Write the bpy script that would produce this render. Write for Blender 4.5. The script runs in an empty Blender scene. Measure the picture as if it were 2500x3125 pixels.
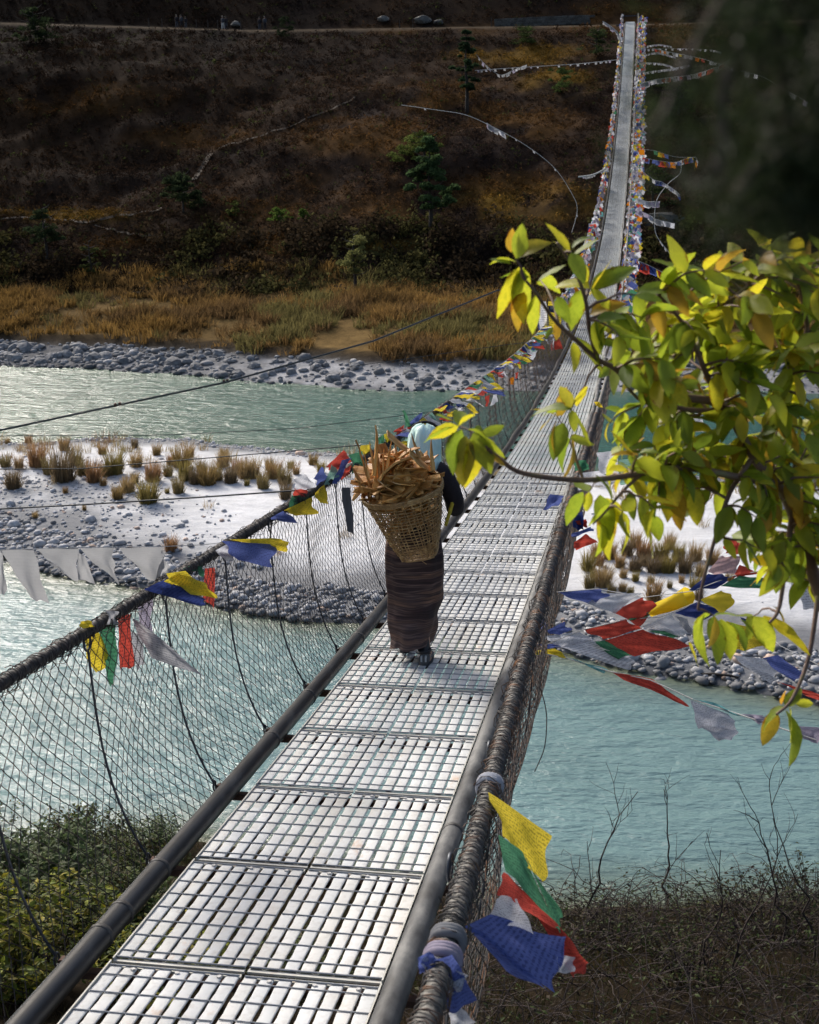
import bpy, math, random
import numpy as np
from mathutils import Vector, Matrix
random.seed(7)
rng = np.random.default_rng(11)
R = math.radians
scn = bpy.context.scene
col = scn.collection

# ------------------------------------------------------------------ camera
FW = Vector((-0.16413594, 0.93808243, -0.30505859))
RT = Vector((0.98610671, 0.16404851, -0.02610818))
UP = Vector((-0.02555278, 0.30510561, 0.95197564))
FPX = 4029.54
cd = bpy.data.cameras.new("camera")
cam = bpy.data.objects.new("camera", cd)
col.objects.link(cam)
scn.camera = cam
M = Matrix((RT.to_tuple(), UP.to_tuple(), (-FW).to_tuple())).transposed().to_4x4()
cam.matrix_world = M
cd.sensor_fit = 'HORIZONTAL'
cd.sensor_width = 24.0
cd.lens = FPX / 2500 * 24.0
cd.clip_start = 0.05
cd.clip_end = 3000
cd.dof.use_dof = True
cd.dof.focus_distance = 9.6
cd.dof.aperture_fstop = 7.0

# ------------------------------------------------------------------ world, sun, exposure
SUN_EL, SUN_AZ = R(34), R(-41)          # azimuth measured from +Y towards +X
w = bpy.data.worlds.new("World")
scn.world = w
w.use_nodes = True
nt = w.node_tree
sky = nt.nodes.new('ShaderNodeTexSky')
sky.sky_type = 'NISHITA'
sky.sun_disc = False
sky.sun_elevation = SUN_EL
sky.sun_rotation = SUN_AZ
sky.air_density = 1.0
sky.dust_density = 4.5
sky.ozone_density = 1.0
bg = nt.nodes['Background']
bg.inputs['Strength'].default_value = 0.125
nt.links.new(sky.outputs[0], bg.inputs['Color'])
sl = bpy.data.lights.new("sun", 'SUN')
sl.energy = 2.7
sl.angle = R(14)
sl.color = (1.0, 0.955, 0.89)
so = bpy.data.objects.new("sun", sl)
col.objects.link(so)
sd = Vector((math.sin(SUN_AZ) * math.cos(SUN_EL), math.cos(SUN_AZ) * math.cos(SUN_EL), math.sin(SUN_EL)))
so.rotation_euler = sd.to_track_quat('Z', 'Y').to_euler()
so.location = (-20, 20, 40)
scn.view_settings.view_transform = 'Standard'
scn.view_settings.look = 'None'
scn.view_settings.gamma = 1
scn.view_settings.use_curve_mapping = False
scn.view_settings.exposure = 0.55

# ------------------------------------------------------------------ helpers
XC = -1.43546
WZ = -20.0
def zp(y): return -2.51121630 - 0.186524705 * y + 1.37064789e-3 * y * y
def zs(y): return -0.186524705 + 2 * 1.37064789e-3 * y
def ray(u, v): return FW + RT * ((u - 1250) / FPX) - UP * ((v - 1562.5) / FPX)
def at(u, v, Y):
    d = ray(u, v); return d * (Y / d.y)
def atz(u, v, z):
    d = ray(u, v); return d * (z / d.z)
def atl(u, v, lat):
    d = ray(u, v); return d * ((XC + lat) / d.x)

def tag(o, label=None, cat=None, group=None, kind=None):
    if label: o['label'] = label
    if cat: o['category'] = cat
    if group: o['group'] = group
    if kind: o['kind'] = kind
    return o
def empty(name, loc, rz=0, **k):
    o = bpy.data.objects.new(name, None)
    o.empty_display_size = .2
    o.location = loc; o.rotation_euler = (0, 0, rz)
    col.objects.link(o)
    return tag(o, **k)
def link(name, me, parent=None, mat=None, **k):
    o = bpy.data.objects.new(name, me)
    col.objects.link(o)
    if parent is not None: o.parent = parent
    if mat is not None and not me.materials: me.materials.append(mat)
    return tag(o, **k)
def np_mesh(name, V, F, mat=None, colr=None, smooth=False, uv=None):
    V = np.asarray(V, np.float32); F = np.asarray(F, np.int32)
    me = bpy.data.meshes.new(name)
    me.vertices.add(len(V)); me.vertices.foreach_set('co', V.ravel())
    k = F.shape[1]
    me.loops.add(F.size); me.loops.foreach_set('vertex_index', F.ravel())
    me.polygons.add(len(F))
    me.polygons.foreach_set('loop_start', np.arange(0, F.size, k, dtype=np.int32))
    me.polygons.foreach_set('loop_total', np.full(len(F), k, np.int32))
    me.polygons.foreach_set('use_smooth', np.full(len(F), smooth, bool))
    me.update(calc_edges=True)
    if colr is not None:
        a = me.color_attributes.new('col', 'FLOAT_COLOR', 'POINT')
        c = np.ones((len(V), 4), np.float32); c[:, :3] = colr
        a.data.foreach_set('color', c.ravel())
    if uv is not None:
        l = me.uv_layers.new(name='uv')
        l.data.foreach_set('uv', np.asarray(uv, np.float32)[F.ravel()].ravel())
    if mat: me.materials.append(mat)
    return me

class MB:
    def __init__(s): s.v = []; s.f = []; s.m = []; s.sm = []
    def add(s, vs, fs, mi=0, smooth=False):
        b = len(s.v); s.v += [tuple(x) for x in vs]
        s.f += [tuple(b + i for i in f) for f in fs]
        s.m += [mi] * len(fs); s.sm += [smooth] * len(fs)
    def box(s, c, d, mi=0, rot=None):
        vs = []
        for z in (-1, 1):
            for y in (-1, 1):
                for x in (-1, 1):
                    p = Vector((x * d[0] / 2, y * d[1] / 2, z * d[2] / 2))
                    if rot: p = rot @ p
                    vs.append(p + Vector(c))
        s.add(vs, [(0, 2, 3, 1), (4, 5, 7, 6), (0, 1, 5, 4), (2, 6, 7, 3), (0, 4, 6, 2), (1, 3, 7, 5)], mi)
    def tube(s, pts, r, n=6, mi=0, smooth=True, caps=True, closed=False):
        pts = [Vector(p) for p in pts]
        L = len(pts)
        rr = r if hasattr(r, '__len__') else [r] * L
        vs = []
        t0 = (pts[1] - pts[0]).normalized()
        ref = Vector((0, 0, 1)) if abs(t0.z) < .9 else Vector((1, 0, 0))
        nrm = t0.cross(ref).normalized()
        for i, p in enumerate(pts):
            a = pts[max(i - 1, 0)]; b = pts[min(i + 1, L - 1)]
            t = (b - a)
            t = t.normalized() if t.length > 1e-9 else t0
            nrm = (nrm - t * nrm.dot(t))
            nrm = nrm.normalized() if nrm.length > 1e-6 else t.orthogonal().normalized()
            bn = t.cross(nrm)
            for j in range(n):
                a_ = 2 * math.pi * j / n
                vs.append(p + (nrm * math.cos(a_) + bn * math.sin(a_)) * rr[i])
        fs = [(i * n + j, i * n + (j + 1) % n, (i + 1) * n + (j + 1) % n, (i + 1) * n + j) for i in range(L - 1) for j in range(n)]
        s.add(vs, fs, mi, smooth)
        if caps and n > 2:
            s.add(vs[:n], [tuple(range(n))[::-1]], mi); s.add(vs[-n:], [tuple(range(n))], mi)
    def loft(s, rings, mi=0, smooth=True, cap0=True, cap1=True):
        n = len(rings[0]); vs = [p for r_ in rings for p in r_]
        fs = [(i * n + j, i * n + (j + 1) % n, (i + 1) * n + (j + 1) % n, (i + 1) * n + j) for i in range(len(rings) - 1) for j in range(n)]
        if cap0: fs.append(tuple(range(n))[::-1])
        if cap1: b = (len(rings) - 1) * n; fs.append(tuple(b + k for k in range(n)))
        s.add(vs, fs, mi, smooth)
    def mesh(s, name, *mats):
        me = bpy.data.meshes.new(name)
        me.from_pydata(s.v, [], s.f)
        for m in mats: me.materials.append(m)
        me.polygons.foreach_set('material_index', s.m)
        me.polygons.foreach_set('use_smooth', s.sm)
        me.update()
        return me
    def build(s, name, mats, parent=None, **k):
        if not isinstance(mats, (list, tuple)): mats = [mats]
        return link(name, s.mesh(name, *mats), parent, **k)

# numpy value noise
_P = rng.random((256, 256))
def vnoise(x, y):
    xi = np.floor(x).astype(int); yi = np.floor(y).astype(int)
    fx = x - xi; fy = y - yi
    fx = fx * fx * (3 - 2 * fx); fy = fy * fy * (3 - 2 * fy)
    g = lambda a, b: _P[a & 255, b & 255]
    return (g(xi, yi) * (1 - fx) + g(xi + 1, yi) * fx) * (1 - fy) + (g(xi, yi + 1) * (1 - fx) + g(xi + 1, yi + 1) * fx) * fy
def fbm(x, y, o=4):
    s = 0; a = .5; t = 0
    for i in range(o):
        s = s + a * vnoise(x * 2 ** i + 17.3 * i, y * 2 ** i + 5.1 * i); t += a; a *= .5
    return s / t

# ------------------------------------------------------------------ materials
def mat(name):
    m = bpy.data.materials.new(name); m.use_nodes = True
    return m, m.node_tree, m.node_tree.nodes['Principled BSDF']
def N(nt, t, **k):
    n = nt.nodes.new(t)
    for a, b in k.items(): setattr(n, a, b)
    return n
def ramp(nt, fac, stops):
    r = N(nt, 'ShaderNodeValToRGB')
    e = r.color_ramp.elements
    while len(e) < len(stops): e.new(.5)
    for i, (p, c) in enumerate(stops):
        e[i].position = p; e[i].color = (*c, 1)
    nt.links.new(fac, r.inputs[0])
    return r.outputs[0]
def noise(nt, scale, detail=4, rough=.6, vec=None, coord='Object', stretch=None):
    tc = N(nt, 'ShaderNodeTexCoord')
    v = vec or tc.outputs[coord]
    if stretch:
        mp = N(nt, 'ShaderNodeMapping'); mp.inputs['Scale'].default_value = stretch
        nt.links.new(v, mp.inputs[0]); v = mp.outputs[0]
    n = N(nt, 'ShaderNodeTexNoise'); n.inputs['Scale'].default_value = scale
    n.inputs['Detail'].default_value = detail; n.inputs['Roughness'].default_value = rough
    nt.links.new(v, n.inputs['Vector'])
    return n.outputs['Fac']
def bump(nt, b, h, strength, dist):
    n = N(nt, 'ShaderNodeBump'); n.inputs['Strength'].default_value = strength; n.inputs['Distance'].default_value = dist
    nt.links.new(h, n.inputs['Height']); nt.links.new(n.outputs[0], b.inputs['Normal'])
def mul(nt, a, b, f=1.0):
    m = N(nt, 'ShaderNodeMixRGB', blend_type='MULTIPLY'); m.inputs[0].default_value = f
    nt.links.new(a, m.inputs[1]); nt.links.new(b, m.inputs[2]); return m.outputs[0]
def simple(name, stops, scale, rough=.6, metal=0, bs=.3, bd=.01, detail=5, stretch=None, coord='Object', rnd=0):
    m, nt, b = mat(name)
    f = noise(nt, scale, detail, coord=coord, stretch=stretch)
    c = ramp(nt, f, stops)
    if rnd:
        oi = N(nt, 'ShaderNodeObjectInfo')
        c = mul(nt, c, ramp(nt, oi.outputs['Random'], [(0, (1 - rnd,) * 3), (1, (1, 1, 1))]))
    nt.links.new(c, b.inputs['Base Color'])
    b.inputs['Roughness'].default_value = rough; b.inputs['Metallic'].default_value = metal
    if bs: bump(nt, b, f, bs, bd)
    return m
def vcol(name, rough=.9, scale=3, lo=.65, hi=1.25, transl=0, bs=.4, bd=.05, spec=.2):
    m, nt, b = mat(name)
    a = N(nt, 'ShaderNodeVertexColor', layer_name='col')
    f = noise(nt, scale, 5)
    c = mul(nt, a.outputs[0], ramp(nt, f, [(.3, (lo,) * 3), (.7, (hi,) * 3)]))
    nt.links.new(c, b.inputs['Base Color']); b.inputs['Roughness'].default_value = rough
    b.inputs['Specular IOR Level'].default_value = spec
    if bs: bump(nt, b, f, bs, bd)
    if transl:
        t = N(nt, 'ShaderNodeBsdfTranslucent'); nt.links.new(c, t.inputs[0])
        mx = N(nt, 'ShaderNodeMixShader'); mx.inputs[0].default_value = transl
        nt.links.new(b.outputs[0], mx.inputs[1]); nt.links.new(t.outputs[0], mx.inputs[2])
        nt.links.new(mx.outputs[0], nt.nodes['Material Output'].inputs[0])
    return m

# ground: vertex colour times two scales of noise
def make_ground():
    m, nt, b = mat('ground_earth')
    a = N(nt, 'ShaderNodeVertexColor', layer_name='col')
    f1 = noise(nt, .9, 8, .7); f2 = noise(nt, 6, 6, .7)
    c = mul(nt, a.outputs[0], ramp(nt, f1, [(.3, (.55,) * 3), (.7, (1.25,) * 3)]))
    c = mul(nt, c, ramp(nt, f2, [(.3, (.8,) * 3), (.7, (1.1,) * 3)]))
    nt.links.new(c, b.inputs['Base Color']); b.inputs['Roughness'].default_value = .95
    b.inputs['Specular IOR Level'].default_value = .02
    bump(nt, b, f2, .5, .12)
    return m
def make_sand():
    m, nt, b = mat('river_sand')
    a = N(nt, 'ShaderNodeVertexColor', layer_name='col')
    f1 = noise(nt, .7, 7, .65, stretch=(1, 2.2, 1)); f2 = noise(nt, 9, 6, .7)
    c = mul(nt, a.outputs[0], ramp(nt, f1, [(.3, (.82,) * 3), (.65, (1.04,) * 3)]))
    c = mul(nt, c, ramp(nt, f2, [(.28, (.8,) * 3), (.5, (1.0,) * 3)]))
    nt.links.new(c, b.inputs['Base Color']); b.inputs['Roughness'].default_value = .9
    b.inputs['Specular IOR Level'].default_value = .2
    bump(nt, b, f1, .6, .25)
    return m
def make_water():
    m, nt, b = mat('river_water')
    a = N(nt, 'ShaderNodeVertexColor', layer_name='col')
    f = noise(nt, .12, 4, .6, stretch=(1, 2.5, 1))
    c = mul(nt, a.outputs[0], ramp(nt, f, [(.3, (.86,) * 3), (.7, (1.1,) * 3)]))
    nt.links.new(c, b.inputs['Base Color'])
    b.inputs['Roughness'].default_value = .17; b.inputs['IOR'].default_value = 1.33
    w1 = noise(nt, 1.5, 3, .55, stretch=(.55, 1.5, 1)); w2 = noise(nt, 5.5, 4, .6, stretch=(.6, 1.35, 1))
    ad = N(nt, 'ShaderNodeMath', operation='MULTIPLY_ADD'); ad.inputs[1].default_value = .33
    nt.links.new(w2, ad.inputs[0]); nt.links.new(w1, ad.inputs[2])
    w3 = noise(nt, .45, 3, .6, stretch=(.6, 1.5, 1))
    a2 = N(nt, 'ShaderNodeMath', operation='MULTIPLY_ADD'); a2.inputs[1].default_value = 1.2
    nt.links.new(w3, a2.inputs[0]); nt.links.new(ad.outputs[0], a2.inputs[2])
    bump(nt, b, a2.outputs[0], 1.0, .20)
    return m
def make_slat():
    m, nt, b = mat('galvanised_slat')
    oi = N(nt, 'ShaderNodeObjectInfo')
    ge = N(nt, 'ShaderNodeNewGeometry'); wp = ge.outputs['Position']
    f = noise(nt, 4.5, 6, .7, vec=wp, stretch=(1, .5, .5)); g = noise(nt, 30, 4, .6, vec=wp); d = noise(nt, 1.3, 5, .65, vec=wp)
    c = ramp(nt, f, [(.28, (.52, .50, .46)), (.45, (.63, .64, .635)), (.62, (.67, .67, .655)), (.72, (.60, .45, .34))])
    c = mul(nt, c, ramp(nt, d, [(.3, (.80, .79, .76)), (.5, (1, 1, 1)), (.7, (.92, .93, .95))]))
    c = mul(nt, c, ramp(nt, oi.outputs['Random'], [(0, (.88, .89, .9)), (.5, (1, 1, 1)), (1, (.95, .93, .9))]))
    c = mul(nt, c, ramp(nt, g, [(.25, (.82, .8, .78)), (.5, (1, 1, 1))]))
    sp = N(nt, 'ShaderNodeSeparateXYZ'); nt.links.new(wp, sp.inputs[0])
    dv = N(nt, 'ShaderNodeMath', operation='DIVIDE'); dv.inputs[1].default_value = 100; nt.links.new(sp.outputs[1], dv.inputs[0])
    c = mul(nt, c, ramp(nt, dv.outputs[0], [(.06, (1, 1, 1)), (.2, (.80, .83, .84)), (.6, (.60, .65, .67))]))  # dimmer light on the far deck painted in: slat colour darkens with distance
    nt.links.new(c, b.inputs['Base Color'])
    b.inputs['Roughness'].default_value = .65; b.inputs['Metallic'].default_value = .0; b.inputs['Specular IOR Level'].default_value = .3
    bump(nt, b, f, .35, .01)
    return m
def make_cloth(name, c, transl=.45, printed=True):
    m, nt, b = mat(name)
    tc = N(nt, 'ShaderNodeTexCoord')
    sep = N(nt, 'ShaderNodeSeparateXYZ'); nt.links.new(tc.outputs['UV'], sep.inputs[0])
    # rows of block print: fine noise stretched along the row, cut into lines and kept inside a margin
    mp = N(nt, 'ShaderNodeMapping'); mp.inputs['Scale'].default_value = (34, 11, 1)
    nt.links.new(tc.outputs['UV'], mp.inputs[0])
    n1 = N(nt, 'ShaderNodeTexNoise'); n1.inputs['Scale'].default_value = 1.4; n1.inputs['Detail'].default_value = 2
    nt.links.new(mp.outputs[0], n1.inputs['Vector'])
    rowm = N(nt, 'ShaderNodeMath', operation='SINE')
    s2 = N(nt, 'ShaderNodeMath', operation='MULTIPLY'); s2.inputs[1].default_value = 95
    nt.links.new(sep.outputs[1], s2.inputs[0]); nt.links.new(s2.outputs[0], rowm.inputs[0])
    gt = N(nt, 'ShaderNodeMath', operation='MULTIPLY_ADD'); gt.inputs[1].default_value = .09
    nt.links.new(rowm.outputs[0], gt.inputs[0]); nt.links.new(n1.outputs['Fac'], gt.inputs[2])
    pr = ramp(nt, gt.outputs[0], [(.50, (1, 1, 1)), (.60, (.52, .52, .56) if printed else (.95, .95, .95))])
    f = noise(nt, 6, 3)
    base = ramp(nt, f, [(.3, tuple(x * .86 for x in c)), (.7, c)])
    cc = mul(nt, base, pr)
    nt.links.new(cc, b.inputs['Base Color']); b.inputs['Roughness'].default_value = .85
    b.inputs['Specular IOR Level'].default_value = .1
    t = N(nt, 'ShaderNodeBsdfTranslucent'); nt.links.new(cc, t.inputs[0])
    mx = N(nt, 'ShaderNodeMixShader'); mx.inputs[0].default_value = transl
    nt.links.new(b.outputs[0], mx.inputs[1]); nt.links.new(t.outputs[0], mx.inputs[2])
    nt.links.new(mx.outputs[0], nt.nodes['Material Output'].inputs[0])
    return m
def make_leaf():
    m, nt, b = mat('broad_leaf')
    oi = N(nt, 'ShaderNodeObjectInfo')
    tc = N(nt, 'ShaderNodeTexCoord')
    sep = N(nt, 'ShaderNodeSeparateXYZ'); nt.links.new(tc.outputs['UV'], sep.inputs[0])
    tone = ramp(nt, oi.outputs['Random'], [(0, (.19, .27, .028)), (.3, (.34, .42, .035)), (.5, (.52, .54, .04)), (.72, (.62, .54, .03)), (.88, (.52, .29, .035)), (1, (.22, .32, .03))])
    f = noise(nt, 14, 5)
    # veins fan out from the midrib
    ab = N(nt, 'ShaderNodeMath', operation='SUBTRACT'); ab.inputs[1].default_value = .5
    nt.links.new(sep.outputs[0], ab.inputs[0])
    a2 = N(nt, 'ShaderNodeMath', operation='ABSOLUTE'); nt.links.new(ab.outputs[0], a2.inputs[0])
    v1 = N(nt, 'ShaderNodeMath', operation='MULTIPLY_ADD'); v1.inputs[1].default_value = -0.7
    nt.links.new(a2.outputs[0], v1.inputs[0]); nt.links.new(sep.outputs[1], v1.inputs[2])
    v2 = N(nt, 'ShaderNodeMath', operation='MULTIPLY'); v2.inputs[1].default_value = 62
    nt.links.new(v1.outputs[0], v2.inputs[0])
    v3 = N(nt, 'ShaderNodeMath', operation='SINE'); nt.links.new(v2.outputs[0], v3.inputs[0])
    vein = ramp(nt, v3.outputs[0], [(.75, (1, 1, 1)), (1, (.84, .85, .7))])
    c = mul(nt, tone, vein)
    c = mul(nt, c, ramp(nt, f, [(.3, (.75, .8, .7)), (.6, (1.05, 1.05, 1.05)), (.8, (1.25, .95, .5))]))
    # dry brown edges and specks
    ed = N(nt, 'ShaderNodeMath', operation='MULTIPLY_ADD'); ed.inputs[1].default_value = .85
    nt.links.new(a2.outputs[0], ed.inputs[0]); nt.links.new(noise(nt, 5, 4, .7, vec=N(nt, 'ShaderNodeNewGeometry').outputs['Position'], stretch=(6, 6, 6)), ed.inputs[2])
    c = mul(nt, c, ramp(nt, ed.outputs[0], [(.90, (1, 1, 1)), (.97, (.60, .38, .22))]))
    nt.links.new(c, b.inputs['Base Color']); b.inputs['Roughness'].default_value = .45
    bump(nt, b, v3.outputs[0], .15, .002)
    t = N(nt, 'ShaderNodeBsdfTranslucent'); nt.links.new(c, t.inputs[0])
    mx = N(nt, 'ShaderNodeMixShader'); mx.inputs[0].default_value = .62
    nt.links.new(b.outputs[0], mx.inputs[1]); nt.links.new(t.outputs[0], mx.inputs[2])
    nt.links.new(mx.outputs[0], nt.nodes['Material Output'].inputs[0])
    return m
def make_kira():
    m, nt, b = mat('striped_wool')
    f = noise(nt, 1.0, 2, .5, stretch=(1.2, 1.2, 17)); g = noise(nt, 1.0, 3, .7, stretch=(1.5, 1.5, 120)); h = noise(nt, 5, 3)
    c = ramp(nt, f, [(.30, (.016, .010, .012)), (.44, (.035, .018, .020)), (.50, (.115, .080, .072)), (.54, (.045, .028, .028)), (.62, (.17, .105, .075)), (.72, (.045, .026, .024))])
    c = mul(nt, c, ramp(nt, g, [(.38, (.42, .38, .38)), (.58, (1.25, 1.15, 1.1))]))
    c = mul(nt, c, ramp(nt, h, [(.3, (.75, .75, .8)), (.7, (1.15, 1.1, 1.05))]))
    nt.links.new(c, b.inputs['Base Color']); b.inputs['Roughness'].default_value = .85
    bump(nt, b, noise(nt, 60, 3), .3, .004)
    return m

MT = {}
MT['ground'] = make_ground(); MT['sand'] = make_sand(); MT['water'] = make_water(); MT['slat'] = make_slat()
MT['rod'] = simple('steel_rod', [(.3, (.19, .20, .215)), (.7, (.36, .37, .39))], 30, .65, .2, .3, .002)
MT['frame'] = simple('panel_frame', [(.3, (.36, .35, .31)), (.55, (.50, .50, .47)), (.75, (.38, .27, .19))], 7, .5, .3, .3, .004)
MT['blackpipe'] = simple('black_rubber_hose', [(.3, (.008, .009, .011)), (.55, (.018, .020, .024)), (.75, (.06, .065, .07))], 9, .38, 0, .4, .006, stretch=(1, .35, 1))
MT['greypipe'] = simple('worn_grey_pipe', [(.36, (.022, .023, .025)), (.5, (.075, .078, .08)), (.62, (.16, .16, .155))], 6, .6, 0, .6, .012, stretch=(1, .4, 1))
MT['rope'] = simple('twisted_cable', [(.3, (.014, .013, .013)), (.6, (.055, .053, .052)), (.8, (.12, .115, .105))], 26, .6, .2, .4, .004)
MT['ropeR'] = simple('grey_twisted_cable', [(.3, (.05, .048, .045)), (.55, (.13, .125, .115)), (.8, (.22, .20, .17))], 24, .6, .2, .4, .004)
MT['wire'] = simple('fence_wire', [(.3, (.018, .014, .014)), (.62, (.05, .040, .038)), (.8, (.16, .065, .028))], 11, .55, .4, 0)
MT['wireR'] = simple('rusted_fence_wire', [(.3, (.03, .026, .024)), (.5, (.085, .08, .078)), (.66, (.20, .095, .045)), (.8, (.30, .14, .05))], 11, .6, .3, 0)
MT['susp'] = simple('suspender_steel', [(.3, (.03, .035, .045)), (.7, (.085, .095, .115))], 14, .45, .5, .2, .002)
MT['rust'] = simple('rusty_angle_iron', [(.3, (.03, .018, .014)), (.55, (.09, .045, .03)), (.8, (.16, .07, .04))], 22, .85, .2, .5, .004)
MT['bolt'] = simple('bolt_head', [(.3, (.35, .35, .35)), (.7, (.6, .6, .6))], 40, .4, .5, 0)
MT['stone'] = simple('cobble_stone', [(.3, (.17, .175, .185)), (.6, (.27, .275, .285)), (.8, (.36, .355, .34))], 2.5, .85, 0, .5, .02, rnd=.5)
MT['boulder'] = simple('shore_boulder', [(.3, (.11, .112, .118)), (.55, (.23, .232, .24)), (.8, (.38, .375, .37))], 2.2, .9, 0, .8, .06, rnd=.35)
MT['stonev'] = vcol('gravel_stone', .85, 5, .75, 1.2, bs=.3, bd=.01)
MT['veg'] = vcol('foliage', .9, 1.2, .75, 1.2, transl=.45, bs=0, spec=.02)
MT['vegn'] = vcol('near_foliage', .6, 5, .7, 1.25, transl=.42, bs=0)
MT['grass'] = vcol('dry_grass', .9, 2, .75, 1.2, transl=.42, bs=0, spec=.05)
MT['bark'] = simple('bark', [(.3, (.035, .026, .02)), (.7, (.10, .075, .055))], 18, .9, 0, .6, .006, stretch=(1, 1, .3))
MT['barkd'] = simple('dark_bark', [(.3, (.012, .010, .008)), (.7, (.04, .03, .024))], 8, .9, 0, .4, .02)
MT['deadtwig'] = simple('dead_twig', [(.3, (.012, .008, .008)), (.7, (.05, .032, .028))], 9, .9, 0, .2, .002)
MT['greentwig'] = simple('tree_twig', [(.3, (.10, .055, .04)), (.55, (.17, .10, .07)), (.75, (.20, .19, .07))], 20, .7, 0, .5, .002)
MT['leaf'] = make_leaf()
MT['wood'] = simple('split_wood', [(.25, (.16, .06, .012)), (.42, (.50, .215, .04)), (.58, (.74, .39, .10)), (.74, (.86, .62, .34))], 7, .65, 0, .8, .004, stretch=(6, .6, 1), rnd=.55)
MT['cane'] = simple('bamboo_cane', [(.25, (.13, .07, .02)), (.55, (.36, .215, .08)), (.8, (.62, .44, .20))], 24, .5, 0, .5, .003)
MT['kira'] = make_kira()
MT['jacket'] = simple('black_knit', [(.3, (.006, .004, .006)), (.7, (.016, .011, .015))], 30, .9, 0, .4, .004)
MT['skin'] = simple('skin', [(.3, (.32, .17, .11)), (.7, (.42, .24, .16))], 12, .55, 0, .1, .001)
MT['hair'] = simple('black_hair', [(.3, (.006, .005, .005)), (.7, (.014, .012, .011))], 60, .5, 0, .3, .002, stretch=(1, 1, .2))
MT['mint'] = simple('mint_headscarf', [(.3, (.38, .58, .51)), (.5, (.56, .76, .69)), (.7, (.68, .84, .79))], 9, .9, 0, .9, .02, stretch=(2.2, 1, .6))
MT['shoe'] = simple('shoe_grey', [(.3, (.05, .05, .052)), (.7, (.13, .13, .125))], 20, .7, 0, .3, .003)
MT['shoed'] = simple('shoe_black', [(.3, (.008, .008, .009)), (.7, (.02, .02, .022))], 20, .6, 0, .2, .002)
MT['shoew'] = simple('shoe_pale', [(.3, (.35, .35, .34)), (.7, (.5, .5, .48))], 20, .7, 0, .2, .002)
MT['strap'] = simple('yellow_strap', [(.3, (.30, .20, .01)), (.7, (.60, .45, .03))], 40, .8, 0, .4, .003)
MT['stonewall'] = simple('dry_stone', [(.3, (.05, .05, .048)), (.7, (.14, .135, .12))], 3, .9, 0, .8, .05, rnd=.5)
MT['concrete'] = simple('dark_concrete', [(.3, (.05, .048, .045)), (.7, (.11, .105, .10))], 2, .9, 0, .4, .03)
MT['string'] = simple('white_string', [(.3, (.30, .30, .30)), (.7, (.5, .5, .48))], 10, .9, 0, 0)
MT['cable'] = simple('guy_cable', [(.3, (.03, .032, .034)), (.7, (.07, .075, .078))], 20, .6, .3, 0)
MT['dark'] = simple('dark_cloth', [(.3, (.02, .022, .03)), (.7, (.05, .055, .07))], 10, .9, 0, .3, .01)
MT['path'] = simple('trodden_path', [(.3, (.038, .027, .018)), (.7, (.085, .062, .040))], 1.5, .95, 0, .4, .05)
CL = dict(yellow=(.80, .62, .05), blue=(.115, .155, .42), navy=(.035, .055, .20), red=(.60, .085, .06), green=(.07, .24, .13), white=(.66, .68, .74), grey=(.36, .37, .40), gauze=(.34, .35, .37), orange=(.75, .25, .015), mintf=(.30, .52, .42), cyan=(.18, .46, .48), pink=(.62, .42, .42), mauve=(.42, .38, .48))
CM = {k: make_cloth('flag_' + k, v, transl=.62 if k in ('white', 'grey', 'gauze') else .45, printed=k != 'gauze') for k, v in CL.items()}

# ------------------------------------------------------------------ terrain
def I(x, xs, ys): return np.interp(x, xs, ys)
def nb(x): return I(x, [-80, -17.6, -12.4, -8, -3, .9, 5.3, 80], [29, 29.6, 31.2, 30.6, 28.9, 29.6, 30.6, 33])
def ne(x): return I(x, [-90, -28.5, -25.1, -21.7, -18.2, -15.1, -12.9, -10.6, -2.5, 1.1, 3.3, 6.4, 90], [60, 53.2, 51, 50.1, 48.9, 47.4, 47, 47.2, 44.9, 43.6, 43, 41.5, 34]) + .5 * (vnoise(x * .5, x * 0) - .5)
def bf(x): return I(x, [-120, -38, -32, -26, -19.4, -15.2, -7.5, 8.8, 100], [78, 73.2, 74, 74.8, 72.6, 71.1, 69.6, 67.7, 60]) + 1.2 * (vnoise(x * .25, x * 0 + 4) - .5)
def fs(x): return I(x, [-200, -49.5, -42.4, -35, -27.6, -22.6, -15.3, 11.2, 200], [104, 96.3, 95.9, 93.8, 90.6, 89.8, 88.5, 89.3, 84]) + 1.1 * (vnoise(x * .35, x * 0 + 9) - .5)
def pathz(x): return 6.9 + I(x, [-150, -85, -50, -2, 60], [5.5, 3.0, .9, 0, -.6])
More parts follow.
